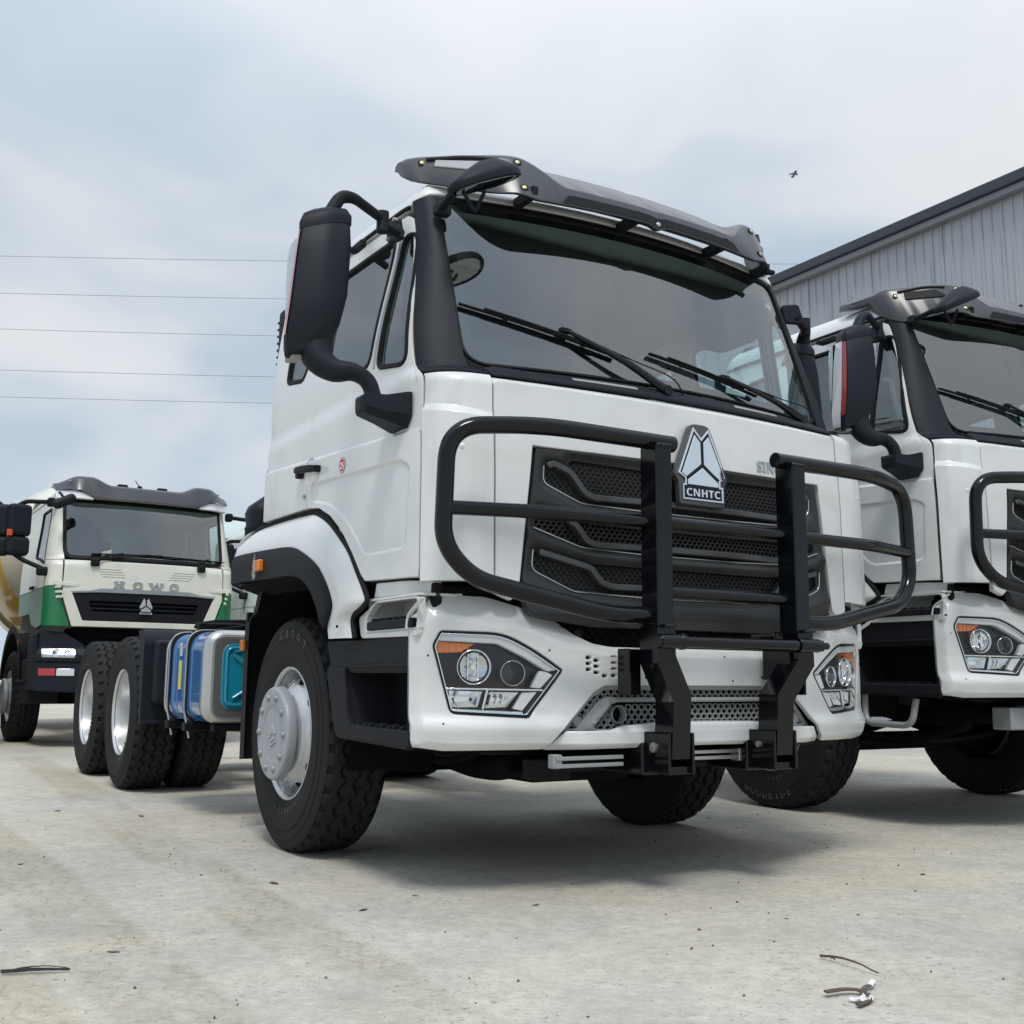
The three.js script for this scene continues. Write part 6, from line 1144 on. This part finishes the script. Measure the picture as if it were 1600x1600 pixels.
    part('bumper_groove', patch([[s * 1.10, 0.925], [s * 0.66, 0.92], [s * 0.66, 0.945], [s * 1.10, 0.95]], b2(-0.001), { t: 0.002, off: 0.002, step: 0.08, bev: 0 }), M.under, T);
  }
  part('engine_bay', merge([rbox(1.5, 0.36, 0.5, 0.05, 0, 1.15, 0.95), ...[-0.3, 0.1, 0.4].map(x => rbox(0.2, 0.03, 0.04, 0.01, x, 1.24, 1.28))]), M.under, T);
  both('wheel_arch', [grid((s, t) => { const a = mix(0.1, PI * 0.95, s); return [mix(-1.14, -0.7, t), 0.62 + Math.sin(a) * 0.68, -0.35 + Math.cos(a) * 0.74]; }, 20, 3), grid((s, t) => { const a = mix(0.1, PI * 0.95, s); const r = mix(1, 1.13, t); return [-1.14, 0.62 + Math.sin(a) * 0.68 * r, -0.35 + Math.cos(a) * 0.74 * r]; }, 20, 2)], M.plasticDark);
  both('side_step', [rbox(0.35, 0.5, 0.5, 0.03, -0.95, 0.72, 0.62), rbox(0.1, 0.03, 0.4, 0.01, -1.12, 0.72, 0.62)], M.plasticDark);
  both('side_marker', [rbox(0.02, 0.05, 0.05, 0.008, -1.15, 1.18, 0.28)], M.redOrange);
  part('cab_inside', merge([rbox(1.9, 0.3, 0.4, 0.05, 0, 1.95, 0.95), rbox(0.5, 0.9, 0.18, 0.08, -0.5, 2.15, 0.1), rbox(0.5, 0.9, 0.18, 0.08, 0.5, 2.15, 0.1), rbox(0.28, 0.2, 0.12, 0.05, -0.5, 2.62, 0.08), rbox(0.28, 0.2, 0.12, 0.05, 0.5, 2.62, 0.08), tf(new THREE.TorusGeometry(0.2, 0.02, 8, 28), 0.5, 2.12, 0.75, -0.9)]), M.interiorDark, T);
  part('headliner', rbox(1.9, 0.05, 1.5, 0.02, 0, 2.77, 0.25), M.interior, T);
  // chassis and drum
  both('frame_rail', [rbox(0.08, 0.28, 7.4, 0.01, -0.42, 0.95, -2.6)], M.frame);
  const dr = grp('mixer_drum', T); dr.position.set(0, 2.42, -3.4); dr.rotation.x = -0.16;
  part('drum_nose', lathe([[0.3, 2.15], [0.62, 2.05], [0.95, 1.4], [1.08, 0.85]], 40, 'z'), paint, dr); part('drum_shell', lathe([[1.08, 0.85], [1.14, 0.5], [1.14, -0.3], [0.95, -1.5], [0.6, -2.5], [0.5, -2.6]], 40, 'z'), drumMat, dr);
  part('drum_band', lathe([[1.10, -0.42], [1.16, -0.42], [1.16, -0.32], [1.10, -0.32]], 40, 'z'), M.steel, dr);
  part('drum_pedestal', merge([rbox(0.9, 1.3, 0.3, 0.04, 0, 1.6, -1.1), rbox(0.9, 1.4, 0.3, 0.04, 0, 1.7, -5.6)]), drumMat, T);
  const wheel = (x, z, left) => { const w = grp('wheel', T); w.position.set(x, 0.536, z); if (left) w.rotation.y = PI; part('tyre', tyreLo, M.tyre, w); part('rim', frontRim, M.rim, w); part('hub_cap', hubCap, M.hub, w); };
  wheel(-0.99, -0.35, false); wheel(0.99, -0.35, true);
  for (const z of [-4.0, -5.35]) for (const s of [-1, 1]) { const w = grp('wheel', T); w.position.set(s * 1.05, 0.536, z); if (s > 0) w.rotation.y = PI; part('tyre', tyreLo, M.tyre, w); part('rim', rearRim, M.rimGrey, w); }
  part('front_axle', merge([cyl(0.06, 0.06, 1.7, 12, 0, 0.5, -0.35, 'x'), rbox(0.7, 0.4, 1.4, 0.06, 0, 0.85, 0.3)]), M.under, T);
  for (const z of [-4.0, -5.35]) part('rear_axle', cyl(0.1, 0.1, 1.9, 14, 0, 0.536, z, 'x'), M.under, T);
  return T;
}
const cream = phy(lin(0.72, 0.72, 0.655), 0.4, { clearcoat: 0.7, clearcoatRoughness: 0.12, map: paintDust });
const green = phy(lin(0.012, 0.16, 0.06), 0.4, { clearcoat: 0.3, clearcoatRoughness: 0.15 });
const yellow = phy(lin(0.72, 0.46, 0.02), 0.4, { clearcoat: 0.7, clearcoatRoughness: 0.12 });
const pale = phy(lin(0.50, 0.58, 0.56), 0.4, { clearcoat: 0.7, clearcoatRoughness: 0.12 });
// ---------- overhead wires ----------
{
  const wm = std(lin(0.24, 0.25, 0.27), 0.6);
  const rows = [[[0.426, 16.226, -37.621], [9.831, 16.121, -31.953], 'topmost'], [[0.545, 14.858, -37.798], [9.544, 14.726, -32.38], 'second from the top'], [[0.66, 13.537, -37.968], [9.663, 13.358, -32.557], 'third from the top'], [[0.792, 12.027, -38.163], [9.632, 11.847, -32.851], 'fourth from the top'], [[0.878, 11.037, -38.291], [9.573, 10.879, -33.062], 'lowest']];
  for (const [a, b, n] of rows) {
    const P = []; for (let i = 0; i <= 40; i++) { const t = mix(-2.4, 4.2, i / 40), q = (t - 0.5) * (t - 0.5); P.push([mix(a[0], b[0], t), mix(a[1], b[1], t) + 0.05 * q - 0.0125, mix(a[2], b[2], t)]); }
    one('overhead_wire', tube(P, 0.009, { rs: 6, cap: false }), wm, n + ' of the overhead wires crossing the sky behind the trucks', 'wire', 'overhead wires');
  }
}
// ---------- bird ----------
{
  const b = thing('bird', 'small dark bird flying above the warehouse roof', 'bird', null, [14.855, 12.466, -11.84]);
  const bm = std(lin(0.06, 0.065, 0.07), 0.8);
  const sk = blob([[-0.13, 0.004, 0.012], [-0.09, 0.012, 0.03], [-0.06, 0.016, 0.012], [-0.02, 0.026, 0.022], [0.04, 0.03, 0.026], [0.08, 0.02, 0.02], [0.10, 0.018, 0.018], [0.12, 0.006, 0.006]].map(([x, h, w]) => sup(0, 0, w, h, 12, 2).map(([q, r]) => [x, r, q])));
  part('body', sk, bm, b);
  for (const s of [-1, 1]) part('wing', blob([[0, 0.07, 0.006], [0.05, 0.06, 0.005], [0.10, 0.03, 0.003]].map(([d, c, h]) => sup(0, 0, c / 2, h, 10, 2).map(([q, r]) => [q - d * 0.7 + 0.02, r + d * 0.15, s * (0.018 + d * 0.6)]))), bm, b);
  b.rotation.set(0.3, 0.55, 0.75); b.scale.setScalar(1.35);
}
// ---------- litter on the concrete ----------
{
  const wood = std(lin(0.10, 0.075, 0.055), 0.9), dark = std(lin(0.02, 0.02, 0.021), 0.8), paper = std(lin(0.72, 0.72, 0.70), 0.8), straw = std(lin(0.12, 0.11, 0.09), 0.9);
  const stick = (a, b, r, sd, bend) => { const q = rng(sd), P = []; for (let i = 0; i <= 12; i++) { const t = i / 12; P.push([mix(a[0], b[0], t) + (q() - 0.5) * 0.006, 0.012 + bend * Math.sin(t * PI), mix(a[1], b[1], t) + (q() - 0.5) * 0.006]); } return tube(P, t => r * (1 - 0.5 * t), { rs: 7 }); };
  const gp = (x, y) => { const d = [(x - 800) / 1675.78, -(y - 800) / 1675.78, 1], R = [[0.85509, 0.00766, 0.51842], [-0.08613, 0.98810, 0.12747], [0.51127, 0.15365, -0.84557]]; const v = [0, 1, 2].map(k => d[0] * R[0][k] + d[1] * R[1][k] + d[2] * R[2][k]), t = (0.004 - 0.7915) / v[1]; return [-2.8743 + v[0] * t, 4.8840 + v[2] * t]; };
  const A = gp(1283, 1498), B = gp(1372, 1525), Cc = gp(0, 1523), D = gp(108, 1519), E = gp(540, 1335), F = gp(612, 1324);
  one('twig', merge([stick(A, B, 0.004, 1, 0.012), stick([mix(A[0], B[0], 0.25), mix(A[1], B[1], 0.25)], [mix(A[0], B[0], 0.33), mix(A[1], B[1], 0.33) - 0.03], 0.002, 2, 0.004)]), wood, 'thin brown twig lying at the lower right beside the paper scrap', 'twig');
  one('straw_strip', merge([stick(Cc, D, 0.004, 3, 0.004), stick([Cc[0], Cc[1] + 0.012], [D[0], D[1] + 0.008], 0.003, 4, 0.003), stick([Cc[0] + 0.04, Cc[1] - 0.01], [D[0], D[1] - 0.012], 0.002, 5, 0.006)]), dark, 'dark strips of straw at the lower left picture edge', 'straw');
  one('twig', stick(E, F, 0.003, 6, 0.002), wood, 'thin dark twig beside the near front tyre', 'twig');
  const S = gp(1343, 1563), sc = thing('paper_scrap', 'crumpled white paper scrap with brown bark strips at the lower right', 'litter', null, [S[0], 0.006, S[1]], 0.4);
  part('paper', grid((u, v) => { const h = hash3(Math.round(u * 8), Math.round(v * 6), 3), k = 1 - Math.abs(v - 0.5) * 1.2 * (0.4 + u); return [(u - 0.5) * 0.075, 0.004 + h * 0.008, (v - 0.5) * 0.045 * (0.4 + 0.6 * k) + 0.02 * Math.sin(u * 3)]; }, 8, 6), paper, sc);
  part('bark_strip', tube([[-0.07, 0.006, 0.02], [-0.02, 0.006, 0.03], [0.03, 0.008, 0.015], [0.05, 0.01, -0.02], [0.02, 0.012, -0.05], [-0.03, 0.012, -0.075]], [0.003, 0.009], { fr: 0.02, rs: 6 }), wood, sc);
  part('bark_strip', tube([[0.04, 0.008, -0.01], [0.09, 0.01, -0.012], [0.13, 0.008, -0.006]], [0.003, 0.007], { rs: 6 }), straw, sc);
  part('paper', rbox(0.035, 0.006, 0.014, 0.002, 0.125, 0.012, -0.008, 0.2, 0.1, 0.1), paper, sc);
  const chip = (seed, l, w, h) => { const q = rng(seed), b = (q() - 0.5) * l * 0.7; return blob([0, 0.2, 0.45, 0.7, 0.9, 1].map(t => { const e = 0.12 + 0.88 * Math.sin(t * PI), k = e * (0.65 + q() * 0.6), dz = b * t * t + (q() - 0.5) * w * 0.4; return sup(0, 0, w * k, h * (0.4 + 0.6 * e), 6, 1.6).map(([a, y]) => [(t - 0.5) * l, y + h + 0.15 * l * q() * 0.4, a + dz]); })); };
  const rust = std(lin(0.25, 0.09, 0.055), 0.9), mats = [dark, wood, straw, paper, rust];
  const spots = [[568, 1423, 0.034, 0, 'black oblong chip on the concrete before the near front tyre'], [430, 1381, 0.05, 1, 'curled dark bark strip left of the black oblong chip'], [838, 1415, 0.032, 2, 'grey flake in the centre foreground below the bull bar'], [1229, 1436, 0.016, 0, 'tiny black crumb above the brown twig at right'], [1440, 1367, 0.035, 1, 'brown chip with a pale crumb at its tip, right foreground'], [1448, 1368, 0.013, 3, 'pale crumb at the tip of the brown chip at right'], [1092, 1453, 0.026, 1, 'small brown chip left of the tiny black crumb'], [649, 1400, 0.024, 4, 'reddish flake right of the black oblong chip'], [1275, 1317, 0.022, 0, 'black bit lying before the gap between the white trucks'], [1108, 1279, 0.03, 1, 'dark flake beside the far front tyre of the near truck'], [1153, 1252, 0.022, 3, 'white scrap between the front tyres of the two white trucks'], [177, 1488, 0.035, 2, 'pale stalk above the straw strips at the lower left'], [274, 1350, 0.018, 0, 'black crumb left of the near front tyre'], [90, 1268, 0.04, 0, 'dark chip at far left, above the tyre tracks'], [220, 1276, 0.05, 2, 'flat straw flake before the rear wheels of the near truck'], [33, 1351, 0.03, 1, 'brown flake close to the left picture edge']];
  spots.forEach(([x, y, l, k, lab], i) => { const [px, pz] = gp(x, y), m = one('debris_chip', chip(100 + i, l, l * 0.2, l * 0.06), mats[k], lab, 'litter', 'chips of litter scattered over the concrete'); m.position.set(px, 0.004, pz); m.rotation.y = i * 1.7; });
  // grit too small to count
  const q = rng(77), N = 900, gg = new THREE.InstancedMesh(new THREE.IcosahedronGeometry(1, 0), std(lin(0.10, 0.09, 0.08), 0.9), N), mm = new THREE.Matrix4(), cc = new THREE.Color();
  for (let i = 0; i < N; i++) { const x = -4.5 + q() * 8.2, z = -1.5 + q() * 6.0, s = 0.0012 + 0.0035 * q() ** 4; mm.compose(new THREE.Vector3(x, 0.004 + s * 0.4, z), new THREE.Quaternion().setFromEuler(new THREE.Euler(q() * 6, q() * 6, q() * 6)), new THREE.Vector3(s * (1 + q()), s * 0.7, s)); gg.setMatrixAt(i, mm); const v = 0.3 + q() * 1.6; gg.setColorAt(i, cc.setRGB(v, v * 0.95, v * 0.85)); }
  gg.name = 'grit'; gg.userData = { kind: 'stuff', label: 'fine grit scattered over the concrete', category: 'grit' }; shade(gg); scene.add(gg);
}
const tractorA = makeTractor('white tractor truck with black bull bar nearest the camera, centre of the picture', 'white tractor trucks');
{
  // the red number sticker on the near door
  const c = document.createElement('canvas'); c.width = c.height = 128; const x = c.getContext('2d');
  x.fillStyle = '#b01836'; x.fillRect(0, 0, 128, 128); x.strokeStyle = '#f4f0f0'; x.lineWidth = 7; x.beginPath(); x.arc(64, 64, 56, 0, 7); x.stroke();
  x.fillStyle = '#fff'; x.font = 'bold 74px sans-serif'; x.textAlign = 'center'; x.textBaseline = 'middle'; x.fillText('25', 64, 68);
  const t = new THREE.CanvasTexture(c); t.colorSpace = THREE.SRGBColorSpace;
  const g = new THREE.CircleGeometry(0.034, 32); g.rotateY(-PI / 2); const p = cabSide(0.685, 1.682); g.translate(p[0] - 0.0135, 1.682, 0.685);
  part('number_sticker', g, std(lin(1, 1, 1), 0.5, { map: t }), tractorA, 'round red sticker numbered 25');
}
const spareVisor = tractorA.userData.spare; delete tractorA.userData.spare;
// the second tractor stands taller on its springs
{
  const B = tractorA.clone(); B.name = numbered('tractor_truck'); scene.add(B);
  B.userData = { label: 'white tractor truck with black bull bar cut off by the right picture edge', category: 'truck', group: 'white tractor trucks' };
  B.position.set(3.236, 0, -0.163); B.rotation.y = -0.0328;
  const low = new Set(['wheel', 'inner_wheel', 'front_axle', 'leaf_spring', 'rear_axle', 'rear_spring', 'steering_link']);
  for (const c of [...B.children]) {
    if (c.name === 'number_sticker') { B.remove(c); continue; }
    if (!low.has(c.name)) c.position.y += 0.176;
    if (c.name === 'sun_visor') B.remove(c);
  }
  spareVisor.position.set(0, 0.156, -0.04); B.add(spareVisor);
  const sw = merge([arcText('GOODRIDE', 0.452, -0.1525, PI + 0.42, -0.12, 0.05, true)]);
  const w0 = B.children.find(c => c.name === 'wheel'); part('tyre_lettering', sw, M.tyreText, w0);
  part('step_hoop', tube([[-1.12, 0.72, 0.80], [-1.14, 0.56, 0.82], [-1.14, 0.555, 1.14], [-1.12, 0.70, 1.16]], 0.018, { fr: 0.06 }), M.rimGrey, B);
  part('tow_beam', rbox(0.9, 0.12, 0.12, 0.01, -0.32, 0.60, 1.42), M.rimGrey, B);
}
part('edge_strip', box(0.012, 0.42, 0.035, 1.178, 1.43, 1.36), M.tan, tractorA, 'tan strip on the far front corner');
makeMixer('cream and green mixer truck facing the camera behind the near truck tail', [-0.12, 0, -9.25], 0.0244, cream, green, yellow, true);
makeMixer('mixer truck beyond the left picture edge, only its black mirror in view', [-3.02, 0, -9.3], 0.0244, cream, green, yellow, true);
makeMixer('pale grey truck half hidden behind the near truck wing', [2.86, 0, -11.5], 0.0244, pale, pale, pale, true);
renderer.render(scene, camera);
